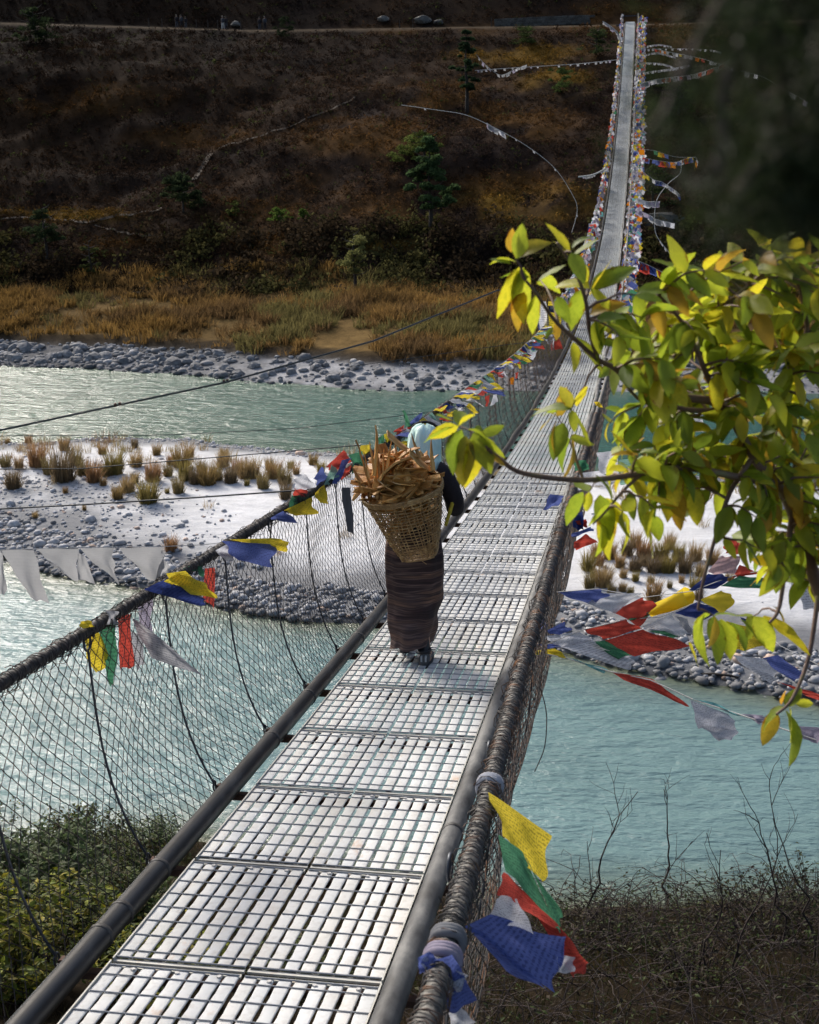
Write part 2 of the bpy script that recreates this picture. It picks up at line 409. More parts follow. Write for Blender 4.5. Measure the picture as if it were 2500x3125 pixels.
def height(x, y):
    x = np.asarray(x, float); y = np.asarray(y, float)
    a, b_, c, d = nb(x), ne(x), bf(x), fs(x)
    z = np.full(np.broadcast(x, y).shape, WZ)
    near = WZ + (a - y) * .50
    near = np.where(y < 2, np.minimum(near, -3.6 + 0 * y), near) + .35 * (fbm(x * .4, y * .4) - .5)
    ch1 = WZ - 2.2 * np.sin(np.pi * np.clip((y - a) / np.maximum(b_ - a, 1), 0, 1)) ** .6
    e = np.minimum(y - b_, c - y)
    bar = WZ + .75 * np.clip(e / 7, 0, 1) ** .7 + .16 * (fbm(x * .25, y * .4) - .5) * np.clip(e / 2, 0, 1) + .05
    ch2 = WZ - 2.2 * np.sin(np.pi * np.clip((y - c) / np.maximum(d - c, 1), 0, 1)) ** .6
    t = y - d
    bank = WZ + I(t, [0, 3.5, 5.6, 6.8, 12], [0, .4, .8, 1.35, 1.5])
    t2 = y - 117
    pz = pathz(x)
    sl_ = (pz + 17.1) / 60.0
    hill = np.where(t2 < 0, -18.2 + 1.1 * np.clip((y - 98) / 19, -.5, 1), -17.1 + t2 * sl_)
    und = (fbm(x * .035 + 3, y * .05, 4) - .5) * 7.0 + (fbm(x * .16, y * .2, 4) - .5) * 1.7 + (fbm(x * .55, y * .6, 3) - .5) * .6
    win = np.clip((t2 + 1) / 12, 0, 1) * np.clip((176 - y) / 12, 0, 1)
    hill = hill + und * win
    hill = hill + (fbm(x * .22, y * .28) - .5) * .8 * np.clip((y - 99) / 6, 0, 1) * (1 - win)
    above = pz + (y - 180.5) * .62 + (fbm(x * .04, y * .05) - .5) * 6 * np.clip((y - 182) / 12, 0, 1)
    hill = np.where(y > 176.8, np.where(y < 180.5, pz, np.maximum(above, pz)), hill)
    hill = np.where(y > 96 + 6, hill, np.minimum(hill, np.maximum(bank, WZ)) if False else hill)
    m = np.clip((t - 8) / 4, 0, 1)
    far = np.where(t < 12, bank * (1 - m) + hill * m, hill)
    z = np.where(y < a, near, np.where(y < b_, ch1, np.where(y < c, bar, np.where(y < d, ch2, far))))
    return z
def hz(x, y): return float(height(np.array([x]), np.array([y]))[0])
def onhill(u, v, y0=98):
    d = ray(u, v); lo = None
    ys = np.arange(y0, 320, .4)
    k = ys / d.y
    zz = height(d.x * k, ys) - d.z * k
    i = np.argmax(zz > 0)
    return Vector((d.x * k[i], ys[i], float(height(np.array([d.x * k[i]]), np.array([ys[i]]))[0])))

# patches of rust-orange and ochre grass on the far hill
PATCH = []
for (u, v, ru, rv, k) in [(1150, 560, 260, 60, 'o'), (1600, 620, 260, 70, 'y'), (1580, 170, 230, 50, 'y'), (1380, 300, 200, 60, 'o'), (1700, 250, 130, 60, 'y'),
    (160, 660, 260, 22, 'y'), (420, 760, 200, 40, 'o'), (830, 740, 230, 50, 'o'), (800, 830, 160, 30, 'y'), (1170, 740, 130, 30, 'y'), (760, 640, 200, 50, 'o'),
    (1330, 90, 300, 20, 'o'), (1110, 420, 250, 70, 'o'), (1550, 560, 160, 40, 'o'), (1900, 60, 260, 60, 'o'), (2050, 130, 90, 90, 'o'), (1600, 380, 200, 60, 'o'),
    (1230, 650, 200, 40, 'o'), (250, 300, 300, 60, 'o'), (600, 420, 250, 40, 'o')]:
    PATCH.append((u, v, ru, rv, k))
def gcolor(x, y, z):
    """soil / vegetation colour by place, edge darkening painted in"""
    n1 = fbm(x * .06, y * .09); n2 = fbm(x * .3 + 9, y * .35)
    dark = np.array([.030, .021, .018]); brown = np.array([.066, .040, .024]); rust = np.array([.105, .054, .018]); ochre = np.array([.20, .115, .022]); gold = np.array([.24, .155, .060])
    c = dark + (brown - dark) * np.clip((n1 * .6 + n2 * .4 - .30) * 3, 0, 1)[..., None]
    P3 = np.stack([x, y, z], -1); F = np.array(FW); dep = P3 @ F
    u = 1250 + FPX * (P3 @ np.array(RT)) / dep; v = 1562.5 - FPX * (P3 @ np.array(UP)) / dep
    for (pu, pv, ru, rv, k) in PATCH:
        m = np.clip(1.25 - ((u - pu) / ru) ** 2 - ((v - pv) / rv) ** 2, 0, 1) * np.clip((n2 - .3) * 4, 0, 1) * (y > 110)
        c = c + ((rust if k == 'o' else ochre) * 1.15 - c) * (m * .9)[..., None]
    pl = np.clip((y - 94) / 2, 0, 1) * np.clip((119 - y + 6 * (n1 - .5)) / 4, 0, 1)
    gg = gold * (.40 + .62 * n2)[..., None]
    gg = gg * I(x, [-75, -45, -25, 10], [.45, .8, 1.05, 1.0])[..., None]  # edge darkening painted into the plateau colour towards the left
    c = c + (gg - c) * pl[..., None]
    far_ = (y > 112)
    k_ = I(x / np.maximum(y, 1), [-.5, -.33, -.18, .1], [.42, .55, .85, .8]) * I((y - 120) / 60, [0, .5, 1], [1, .85, .55])  # vignette-like shade painted into the hill colour, towards left and top
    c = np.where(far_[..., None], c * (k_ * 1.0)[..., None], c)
    return c

xs = np.concatenate([np.linspace(-420, -110, 32), np.arange(-108, 50, .8), np.linspace(52, 420, 38)])
ys = np.concatenate([np.linspace(-60, -4, 15), np.arange(-3, 40, .8), np.arange(40, 125, .6), np.arange(125, 215, .8), np.linspace(216, 420, 60)])
GX, GY = np.meshgrid(xs, ys)
GZ = height(GX, GY)
V = np.stack([GX, GY, GZ], -1).reshape(-1, 3)
nx, ny = len(xs), len(ys)
idx = np.arange(nx * ny).reshape(ny, nx)
Fq = np.stack([idx[:-1, :-1], idx[:-1, 1:], idx[1:, 1:], idx[1:, :-1]], -1).reshape(-1, 4)
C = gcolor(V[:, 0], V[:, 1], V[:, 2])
x_, y_ = V[:, 0], V[:, 1]
t_ = y_ - fs(x_)
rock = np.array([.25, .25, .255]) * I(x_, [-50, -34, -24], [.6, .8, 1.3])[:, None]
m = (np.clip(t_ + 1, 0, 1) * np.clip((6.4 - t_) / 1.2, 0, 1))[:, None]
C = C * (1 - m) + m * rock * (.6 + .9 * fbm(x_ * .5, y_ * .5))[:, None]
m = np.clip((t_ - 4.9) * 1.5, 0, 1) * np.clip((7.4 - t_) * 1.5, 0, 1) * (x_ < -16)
C = C * (1 - .8 * m[:, None]) + .8 * m[:, None] * np.array([.03, .024, .018])  # shade below the bank edge painted as a dark strip
m = (y_ > 176.9) & (y_ < 180.6)
C[m] = np.array([.10, .075, .05])
m = y_ < nb(x_) + .5
C[m] = np.array([.020, .015, .010]) * (.5 + fbm(x_[m] * .8, y_[m] * .8))[:, None]
m = (y_ < nb(x_) + .3) & (y_ > nb(x_) - 1.0)
C[m] = np.array([.045, .036, .024]) * (.6 + .7 * fbm(x_[m] * .8, y_[m] * .8))[:, None]
bed = ((y_ > nb(x_) + .3) & (y_ < ne(x_))) | ((y_ > bf(x_)) & (y_ < fs(x_)))
C[bed] = (.12, .12, .10)
# sandbar: sand in the middle, grey shingle towards the left and the water
sa = (y_ >= ne(x_)) & (y_ <= bf(x_))
e1 = y_ - ne(x_); e2 = bf(x_) - y_
sandc = np.array([.66, .665, .68]); shing = np.array([.20, .205, .215])
left = np.clip((-17 - x_ - (y_ - 55) * .55) / 6, 0, 1) * np.clip((66 - y_) / 5, 0, 1)
s1 = np.clip((e1 - np.where((x_ < -8) & (x_ > -24), 3.4, 4.6) + 3 * (fbm(x_ * .3, y_ * .3) - .5)) / 1.5, 0, 1) * np.clip((e2 - 1.5 + 3 * (fbm(x_ * .3, y_ * .3) - .5)) / 2.5, 0, 1)
s1 = s1 * (1 - .8 * left * np.clip(fbm(x_ * .5, y_ * .6) * 2.4 - .4, 0, 1))
cc = shing + (sandc - shing) * s1[:, None]
wet = np.clip(1 - np.minimum(e1, e2) / .7, 0, 1)[:, None]
cc = cc * (1 - .55 * wet)
C[sa] = cc[sa]
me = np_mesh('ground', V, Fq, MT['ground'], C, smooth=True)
me.materials.append(MT['sand'])
fc = V[Fq].mean(1)
isb = (fc[:, 1] > ne(fc[:, 0]) - 1) & (fc[:, 1] < bf(fc[:, 0]) + 1)
me.polygons.foreach_set('material_index', isb.astype(np.int32))
ground = link('ground', me, kind='structure')

# river
wx = np.concatenate([np.linspace(-420, -90, 30), np.arange(-88, 40, 1.2), np.linspace(42, 420, 40)])
wy = np.arange(26, 112, 1.0)
WX, WY = np.meshgrid(wx, wy)
Vw = np.stack([WX, WY, np.full(WX.shape, WZ)], -1).reshape(-1, 3)
id2 = np.arange(WX.size).reshape(WX.shape)
Fw = np.stack([id2[:-1, :-1], id2[:-1, 1:], id2[1:, 1:], id2[1:, :-1]], -1).reshape(-1, 4)
dep = WZ - height(Vw[:, 0], Vw[:, 1])
deep = np.array([.15, .245, .25]); shal = np.array([.115, .125, .075]); mid = np.array([.085, .14, .10])
k = np.clip(dep / 1.5, 0, 1)[:, None]
cw = shal + (deep - shal) * k
farw = ((Vw[:, 1] > 66))[:, None]
kk = (k * I(Vw[:, 0], [-50, -20, 10], [.2, .75, 1])[:, None])
cw = np.where(farw, mid + (np.array([.025, .10, .085]) - mid) * kk, cw)
link('river', np_mesh('river', Vw, Fw, MT['water'], cw, smooth=True), kind='structure')

# ------------------------------------------------------------------ suspension bridge
L, Y0, W = 1.00632162, 4.19062595, 1.10
bridge = empty('suspension_bridge', (XC, 0, zp(0)), label='long narrow steel suspension footbridge with slatted deck sagging across the river', cat='bridge')
OB = Vector((XC, 0, zp(0)))
def deckp(lat, Y, dz=0): return Vector((lat, Y, zp(Y) + dz)) - Vector((0, 0, OB.z))   # bridge-local
HW = W / 2 - .002
# panel pieces, each in the frame of half a deck bay: x across, y along (0..L), z up
def slat_mesh(w=.056, segs=14):
    V, F = [], []
    Ls = L - .055
    for i in range(segs + 1):
        s = i / segs; y = .0275 + Ls * s
        ph = math.cos(2 * math.pi * s * 7)
        z = -.0022 * (ph > .5)
        k = 1 - .07 * max(0, ph)
        for x, zz in ((-w / 2 * k, -.006), (-w / 2 * k, z - .0012), (-w * .36, z + .0008), (w * .36, z + .0008), (w / 2 * k, z - .0012), (w / 2 * k, -.006)):
            V.append((x, y, zz))
    n = 6
    for i in range(segs):
        for j in range(n - 1): F.append((i * n + j, i * n + j + 1, (i + 1) * n + j + 1, (i + 1) * n + j))
    me = bpy.data.meshes.new('slat'); me.from_pydata(V, [], F)
    for p in me.polygons: p.use_smooth = True
    me.materials.append(MT['slat']); return me
SLAT = slat_mesh()
def rod_mesh():
    b = MB(); b.tube([(-HW / 2 + .01, 0, 0), (HW / 2 - .008, 0, 0)], .0031, 5); return b.mesh('cross_rod', MT['rod'])
ROD = rod_mesh()
xsl = []
x = -HW / 2 + .003 + .028
for i in range(8):
    xsl.append(x); x += .056 + (.002 if i % 2 == 0 else .0085)
sc_ = (HW - .006) / (xsl[-1] + .028 - (xsl[0] - .028))
x0_ = xsl[0] - .028
xsl = [(-HW / 2 + .003) + (q - x0_) * sc_ for q in xsl]
def frame_mesh(side):
    b = MB()
    xo = side * (HW / 2)
    b.box((xo - side * .004, L / 2, -.008), (.006, L - .006, .034))            # outer upright edge strip
    for y in (.016, L - .016):
        b.box((0, y, -.010), (HW - .012, .024, .010))
        b.tube([(-HW / 2 + .01, y + (.012 if y < .5 else -.012), .003), (HW / 2 - .008, y + (.012 if y < .5 else -.012), .003)], .0042, 5, 1)
    for k_ in range(8):
        b.box((xo, .06 + k_ * .125, .0035), (.007, .012, .010), 2)
    for xx in (-.16, .02, .19):
        b.tube([(xx, L - .052, -.001), (xx, L - .052, .0065)], .010, 6, 3)
    return b.mesh('panel_frame', MT['frame'], MT['rod'], MT['jacket'], MT['bolt'])
FRM = {1: frame_mesh(1), -1: frame_mesh(-1)}
def far_panel(side):
    b = MB()
    for q in xsl:
        w_ = .0255
        b.add([(q - w_, .02, 0), (q + w_, .02, 0), (q + w_, L - .02, 0), (q - w_, L - .02, 0)], [(0, 1, 2, 3)])
    for k_ in range(9):
        y = .03 + k_ * (L - .06) / 8
        b.add([(-HW / 2, y - .0065, .004), (HW / 2, y - .0065, .004), (HW / 2, y + .0065, .004), (-HW / 2, y + .0065, .004)], [(0, 1, 2, 3)], 1)
    b.box((side * HW / 2 - side * .004, L / 2, -.01), (.006, L - .004, .035), 2)
    b.box((0, .012, -.008), (HW, .02, .008), 1)
    return b.mesh('deck_panel', MT['slat'], MT['rod'], MT['frame'])
FARP = {1: far_panel(1), -1: far_panel(-1)}
NEARROWS = range(-3, 15)
for i in range(-3, 147):
    Ya = Y0 + i * L
    if Ya + L > 175.6: break
    sl = math.atan(zs(Ya + L / 2))
    for side in (-1, 1):
        cx = side * W / 4
        loc = deckp(cx, Ya, random.uniform(-.0015, .0015))
        rx = math.atan2(zp(Ya + L) - zp(Ya), L)
        if i in NEARROWS:
            p = link('deck_panel', FRM[side], bridge)
            p.location = loc; p.rotation_euler = (rx, 0, random.uniform(-.0015, .0015))
            for q in xsl:
                s = link('slat', SLAT, p); s.location = (q, 0, random.uniform(-.0006, .0008)); s.rotation_euler = (0, random.uniform(-.02, .02), random.uniform(-.0018, .0018))
            for k_ in range(7):
                r_ = link('cross_rod', ROD, p); r_.location = (0, .0275 + (L - .055) * (k_ + .5 + .12 * side * .5) / 7.0 + random.uniform(-.003, .003), .0042)
                r_.rotation_euler = (0, random.uniform(-.002, .002), random.uniform(-.006, .006))
        else:
            p = link('deck_panel', FARP[side], bridge)
            p.location = loc; p.rotation_euler = (rx, 0, 0)
b = MB()
for i in range(147, 172):
    Ya = Y0 + i * L
    if Ya + L > 176.5: break
    for side in (-1, 1):
        for k_ in range(4):
            a0 = deckp(side * W / 4 - HW / 2, Ya + .25 * k_ * L + .02); a1 = deckp(side * W / 4 + HW / 2, Ya + .25 * k_ * L + .02)
            b0 = deckp(side * W / 4 - HW / 2, Ya + .25 * (k_ + 1) * L); b1 = deckp(side * W / 4 + HW / 2, Ya + .25 * (k_ + 1) * L)
            b.add([a0, a1, b1, b0], [(0, 1, 2, 3)])
b.build('deck_surface', MT['slat'], bridge, kind='stuff')

# crossbeams under every seam, with brackets sticking out under the hoses
b = MB()
b.box((0, 0, -.055), (1.56, .05, .006)); b.box((0, .025, -.08), (1.56, .006, .05))
for s in (-1, 1):
    b.box((s * .765, 0, -.035), (.012, .045, .045)); b.box((s * .742, 0, -.012), (.046, .04, .006))
XB = b.mesh('crossbeam', MT['rust'])
for i in range(-3, 171):
    Ya = Y0 + i * L
    if Ya > 175: break
    o = link('crossbeam', XB, bridge); o.location = deckp(0, Ya); o.rotation_euler = (math.atan(zs(Ya)), 0, 0)
# main load cables under the deck
for lat in (-.42, -.14, .14, .42):
    b = MB(); b.tube([deckp(lat, y, -.10) for y in np.arange(.5, 176, 1.5)], .018, 6)
    b.build('load_cable', MT['rope'], bridge)

# edge hoses
def wob(y, a, ph): return a * (math.sin(y * .9 + ph) * .5 + math.sin(y * 2.3 + ph * 2) * .3) * min(1, max(0, (y - 9) / 12))
for s, mt, r_ in ((-1, 'blackpipe', .053), (1, 'greypipe', .052)):
    b = MB()
    ys_ = list(np.arange(.3, 30, .12)) + list(np.arange(30, 176, .5))
    pts = [deckp(s * ((.655 if s < 0 else .624) + wob(y, .018, s)), y, (.022 if s < 0 else .045) + wob(y, .014, 2 + s)) for y in ys_]
    b.tube(pts, [r_ + (wob(y, .008, 5)) for y in ys_], 14)
    p = b.build('edge_hose', MT[mt], bridge)
    # sleeve joints
    y = 3.1
    js = [3.42, 4.33, 4.55, 5.0, 6.9, 7.8, 9.4, 11.2, 12.4, 14.1] if s < 0 else [5.6, 8.8, 12.9, 15]
    for y in js:
        j = MB(); j.tube([*[deckp(s * (.655 if s < 0 else .624), y + q_, .022 if s < 0 else .045) for q_ in (-.015, -.012, .012, .015)]], [r_, r_ + .004, r_ + .004, r_], 14)
        j.build('hose_clamp', MT['rope'], p)

# hand cables
def hdz(y): return float(I(y, [0, 4.5, 7, 9, 19, 35, 60, 180], [1.09, 1.13, 1.18, 1.22, 1.32, 1.20, 1.15, 1.15]))
def hdzR(y): return float(I(y, [0, 4.5, 9, 19, 180], [1.04, 1.05, 1.12, 1.18, 1.15]))
def hlat(s, y): return -.975 if s < 0 else float(I(y, [0, 2.4, 3.2, 5, 9, 30], [1.05, 1.035, 1.025, .995, .975, .985]))
def hand(s, y): return deckp(hlat(s, y), y, hdz(y) if s < 0 else hdzR(y))
def rope(b, s, y0, y1, step, r0, tw, n=12):
    ys_ = np.arange(y0, y1, step); V = []; L_ = len(ys_)
    for i, y in enumerate(ys_):
        c = hand(s, y)
        for j in range(n):
            a = 2 * math.pi * j / n
            rr = r0 * (1 + .13 * math.cos(3 * (a - tw * y)))
            V.append(c + Vector((math.cos(a) * rr, 0, math.sin(a) * rr)))
    F = [(i * n + j, i * n + (j + 1) % n, (i + 1) * n + (j + 1) % n, (i + 1) * n + j) for i in range(L_ - 1) for j in range(n)]
    b.add(V, F, 0, True)
for s, mt in ((-1, 'rope'), (1, 'ropeR')):
    b = MB()
    rope(b, s, .4, 16, .014, .0255 if s < 0 else .025, 22)
    rope(b, s, 16, 60, .1, .026, 22, 8)
    b.tube([hand(s, y) for y in np.arange(60, 176.5, 1.5)], .03, 6)
    hc = b.build('hand_cable', MT[mt], bridge)
    # fence wire lashed round the cable
    b = MB()
    for rep in range(2):
        pts = []; y = .5 + rep * .02; a = rep * 2
        pitch = .036 if s < 0 else .030
        while y < 17:
            rr = (.030 if s < 0 else .029) + random.uniform(0, .005)
            if random.random() < .06: rr += random.uniform(.004, .016)
            c = hand(s, y); pts.append(c + Vector((math.cos(a) * rr, 0, math.sin(a) * rr)))
            a += 2 * math.pi / 9; y += pitch / 9 * random.uniform(.6, 1.4) * (1 if rep == 0 else 1.7)
        b.tube(pts, .0022 if s < 0 else .0024, 3, caps=False)
    # stray loops of wire where the mesh is knotted on
    for q in range(330 if s < 0 else 420):
        y = random.uniform(.6, 18) if q % 3 else random.uniform(.6, 9); c = hand(s, y)
        a0 = random.uniform(0, 6.28); rr = random.uniform(.032, .055); n_ = random.randint(5, 8)
        pts = [c + Vector((math.cos(a0 + k_ * .7) * rr * random.uniform(.8, 1.15), (k_ - 3) * random.uniform(.002, .016), math.sin(a0 + k_ * .7) * rr * random.uniform(.8, 1.15) - .01)) for k_ in range(n_)]
        b.tube(pts, .002, 3, caps=False)
    b.build('lashing_wire', MT['wire' if s < 0 else 'wireR'], hc, kind='stuff')

# chain-link: every wire zigzags down the side from hand cable to hose
def fence_pt(s, y, t, off=0):
    """t = 0 at the cable, 1 at the hose"""
    top = hand(s, y); la0 = hlat(s, y); z0 = hdz(y) if s < 0 else hdzR(y)
    lat = abs(la0) - .005 - (abs(la0) - .725) * t ** 2.6 + .03 * math.sin(math.pi * t) * (1 if s > 0 else .3)
    dz = z0 * (1 - t) - .02 * t
    bl = .022 * math.sin(y * 1.9 + 3 * t) * math.sin(math.pi * t) + .012 * math.sin(y * 5.1 + t * 7)* math.sin(math.pi * t)
    return deckp(s * (lat + bl + off), y, dz)
def fence(s):
    for (ya, yb, cell, rows, rad, ns) in ((2.1, 13, .042, 13, .0022, 3), (13, 42, .05, 12, .0028, 3), (42, 110, .13, 8, .0045, 2), (110, 175, .25, 5, .006, 2)):
        P, Q = [], []
        nW = int((yb - ya) / cell)
        for i in range(nW):
            yc = ya + i * cell
            prev = None
            for k_ in range(2 * rows + 1):
                t = k_ / (2 * rows)
                side_ = (1 if k_ % 2 else -1) * (1 if i % 2 else -1)
                yy = yc + side_ * cell * .49 * (1 + .14 * math.sin(yc * 13 + t * 9))
                p = fence_pt(s, yy + .012 * math.sin(t * 5 + yc * 2.2), t, .0015 * (1 if i % 2 else -1))
                if prev is not None: P.append(prev); Q.append(p)
                prev = p
        P = np.array([tuple(a) for a in P]); Q = np.array([tuple(a) for a in Q])
        d = Q - P; d /= np.linalg.norm(d, axis=1)[:, None]
        P = P - d * rad * .6; Q = Q + d * rad * .6
        r1 = np.cross(d, (1, 0, 0)); r1 /= np.linalg.norm(r1, axis=1)[:, None]; r2 = np.cross(d, r1)
        nn = 3
        ring = []
        for base in (P, Q):
            for j in range(nn):
                a = 2 * math.pi * j / nn
                ring.append(base + (r1 * math.cos(a) + r2 * math.sin(a)) * rad)
        V = np.stack(ring, 1).reshape(-1, 3)
        base = np.arange(len(P))[:, None, None] * 6
        f = np.array([(0, 1, 4, 3), (1, 2, 5, 4), (2, 0, 3, 5)])[None]
        F = (base + f).reshape(-1, 4)
        link('chain_link_mesh', np_mesh('chain_link_mesh', V, F, MT['wire' if (s < 0 and ya < 10) else ('wireR' if s > 0 or ya < 40 else 'wire')]), bridge, kind='stuff')
fence(-1); fence(1)

# suspender rods
def susp(s):
    b = MB()
    # local frame: origin on deck centre line at the seam
    z0 = 1.08
    ring = [(s * .965 + .0, .036 * math.cos(a), z0 - .0 + .040 * math.sin(a)) for a in np.linspace(-1.45, 4.4, 14)]
    b.tube(ring, .0062, 6)
    pts = []
    for t in np.linspace(0, 1, 12):
        lat = .965 - (.965 - .785) * t ** 3.2; pts.append((s * lat, 0, z0 - .04 - (z0 - .03) * t))
    b.tube(pts, .0058, 6)
    ring = [(s * .785, .022 * math.cos(a), -.02 + .028 * math.sin(a)) for a in np.linspace(-4, 1.5, 10)]
    b.tube(ring, .0055, 5)
    return b.mesh('suspender_rod', MT['susp'])
SU = {-1: susp(-1), 1: susp(1)}
cnt = 0
far = MB()
for i in range(-3, 171):
    Ya = Y0 + i * L
    if Ya > 175: break
    for s in (-1, 1):
        if i < 146:
            o = link('suspender_rod', SU[s], bridge); o.location = deckp(0, Ya, 0)
            z = (hdz(Ya) if s < 0 else hdzR(Ya)) - .0
            o.scale = (1, 1, (z - .0) / 1.12)
            o.rotation_euler = (random.uniform(-.02, .02), 0, 0)
        else:
            far.tube([deckp(s * .97, Ya, 1.1), deckp(s * .78, Ya, 0)], .006, 3)
far.build('suspender_rods', MT['susp'], bridge, kind='stuff')

# far portal and landing
t = empty('bridge_gateway', (XC, 176.4, zp(175.5)), label='dark square gateway frame at the far end of the footbridge', cat='gateway')
for s in (-1, 1):
    b = MB(); b.box((s * .95, 0, .45), (.28, .3, 1.3)); b.box((s * .95, 0, 1.14), (.36, .38, .08)); b.build('post', MT['concrete'], t)
b = MB(); b.box((0, 0, .93), (1.6, .2, .12)); b.build('lintel', MT['dark'], t)
b = MB(); b.box((0, .8, -.25), (3.4, 2.6, .4)); b.build('landing_slab', MT['concrete'], t)

# ------------------------------------------------------------------ the walker
FEET = Vector((-1.551, 8.975, zp(8.975) + .004))
person = empty('person', FEET, label='person in long dark striped skirt and mint headscarf walking away with a basket', cat='person')
def skeleton(nodes, edges, name, root, sub=2, parent=None, mt=None):
    keys = list(nodes); ix = {k: i for i, k in enumerate(keys)}
    me = bpy.data.meshes.new(name)
    me.from_pydata([nodes[k][0] for k in keys], [(ix[a], ix[b_]) for a, b_ in edges], [])
    o = bpy.data.objects.new(name, me); col.objects.link(o)
    if parent is not None: o.parent = parent
    md = o.modifiers.new('skin', 'SKIN')
    if not me.skin_vertices: me.skin_vertices.new(name='')
    for k in keys:
        r_ = nodes[k][1]
        sv = me.skin_vertices[0].data[ix[k]]
        sv.radius = r_ if isinstance(r_, tuple) else (r_, r_); sv.use_root = (k == root)
    md.use_smooth_shade = True
    s_ = o.modifiers.new('sub', 'SUBSURF'); s_.levels = sub; s_.render_levels = sub
    dg = bpy.context.evaluated_depsgraph_get(); dg.update()
    m2 = bpy.data.meshes.new_from_object(o.evaluated_get(dg))
    o.modifiers.clear(); o.data = m2
    m2.materials.clear(); m2.materials.append(mt)
    m2.polygons.foreach_set('use_smooth', [True] * len(m2.polygons))
    return o
nd = dict(pel=((0, 0, .95), (.15, .11)), sp=((.005, .07, 1.12), (.125, .095)), ch=((.02, .17, 1.32), (.14, .10)), nk=((.04, .27, 1.45), .052),
          hd=((.05, .33, 1.55), (.078, .09)), ht=((.05, .35, 1.66), (.066, .075)))
ed = [('pel', 'sp'), ('sp', 'ch'), ('ch', 'nk'), ('nk', 'hd'), ('hd', 'ht')]
for s, n_ in ((-1, 'L'), (1, 'R')):
    nd['sh' + n_] = ((s * .165 + .02, .19, 1.385), .058); nd['el' + n_] = ((s * .25 + .02, .22, 1.14), .042)
    nd['wr' + n_] = ((s * .20 + .03, .40, 1.24), .028); nd['pa' + n_] = ((s * .185 + .03, .455, 1.28), (.034, .018))
    ed += [('ch', 'sh' + n_), ('sh' + n_, 'el' + n_), ('el' + n_, 'wr' + n_), ('wr' + n_, 'pa' + n_)]
    p0 = Vector(nd['pa' + n_][0])
    for q, (dx, dl) in enumerate(((-.024, .06), (-.008, .07), (.009, .066), (.025, .052))):
        a = p0 + Vector((dx, .018, .012)); b_ = a + Vector((0, dl * .5, .006)); c_ = b_ + Vector((-s * .008, .004, -dl * .45))
        for m_, pp in enumerate((a, b_, c_)): nd['f%s%d%d' % (n_, q, m_)] = (tuple(pp), .0088)
        ed += [('pa' + n_, 'f%s%d0' % (n_, q)), ('f%s%d0' % (n_, q), 'f%s%d1' % (n_, q)), ('f%s%d1' % (n_, q), 'f%s%d2' % (n_, q))]
    a = p0 + Vector((-s * .034, -.012, 0)); b_ = a + Vector((-s * .018, .026, -.006))
    nd['t%s0' % n_] = (tuple(a), .0095); nd['t%s1' % n_] = (tuple(b_), .0088); ed += [('pa' + n_, 't%s0' % n_), ('t%s0' % n_, 't%s1' % n_)]
    y_ = .15 if s < 0 else -.11
    nd['hp' + n_] = ((s * .085, 0, .88), .095); nd['kn' + n_] = ((s * .085, .09 + y_ * .3, .50), .06); nd['cf' + n_] = ((s * .083, .04 + y_ * .3, .34), .05)
    nd['sk' + n_] = ((s * .08, y_ * .55 + .02, .20), .036); nd['an' + n_] = ((s * .10, y_, .10), .032); nd['he' + n_] = ((s * .10, y_ - .02, .045), .032); nd['to' + n_] = ((s * .105, y_ + .14, .035), (.036, .025))
    ed += [('pel', 'hp' + n_), ('hp' + n_, 'kn' + n_), ('kn' + n_, 'cf' + n_), ('cf' + n_, 'sk' + n_), ('sk' + n_, 'an' + n_), ('an' + n_, 'he' + n_), ('he' + n_, 'to' + n_)]
skeleton(nd, ed, 'body', 'pel', 2, person, MT['skin'])
# face pieces on the far side of the head
b = MB()
b.tube([(.05, .405, 1.60), (.05, .432, 1.565), (.05, .415, 1.555)], [.008, .014, .008], 6)
b.build('nose', MT['skin'], person)
b = MB()
for s in (-1, 1): b.tube([(.05 + s * .022, .405, 1.603), (.05 + s * .042, .395, 1.603)], .006, 6)
b.build('eyes', MT['jacket'], person)
b = MB(); b.tube([(.03, .408, 1.532), (.05, .416, 1.53), (.07, .408, 1.532)], [.003, .006, .003], 6); b.build('mouth', MT['skin'], person)
for s in (-1, 1):
    b = MB(); b.tube([(.05 + s * .078, .33, 1.60), (.05 + s * .088, .325, 1.58), (.05 + s * .08, .33, 1.555)], [.008, .012, .007], 6); b.build('ear', MT['skin'], person)
# long wrapped skirt
def ring(cx, cy, z, rx, ry, n=72, fold=0, ph=0, seed=0):
    r_ = []
    for j in range(n):
        a = 2 * math.pi * j / n
        k = 1 + fold * (math.sin(a * 7 + ph * 1.7) * .5 + math.sin(a * 11 - ph * 2.3 + 1) * .3 + math.sin(a * 4 + ph * 3) * .5)
        e = 2.5
        c_, s_ = math.cos(a), math.sin(a)
        r_.append(Vector((cx + rx * k * abs(c_) ** (2 / e) * (1 if c_ > 0 else -1), cy + ry * k * abs(s_) ** (2 / e) * (1 if s_ > 0 else -1), z)))
    return r_
rs = []
prof_ = [(.125, -.03, .00, .148, .20), (.20, -.025, .01, .158, .175), (.35, -.015, .03, .182, .175), (.52, -.005, .03, .203, .17), (.68, 0, .02, .216, .165), (.82, .004, .0, .218, .155), (.93, .004, .0, .207, .145), (1.03, .006, .03, .172, .125)]
zz = np.linspace(.125, 1.03, 46)
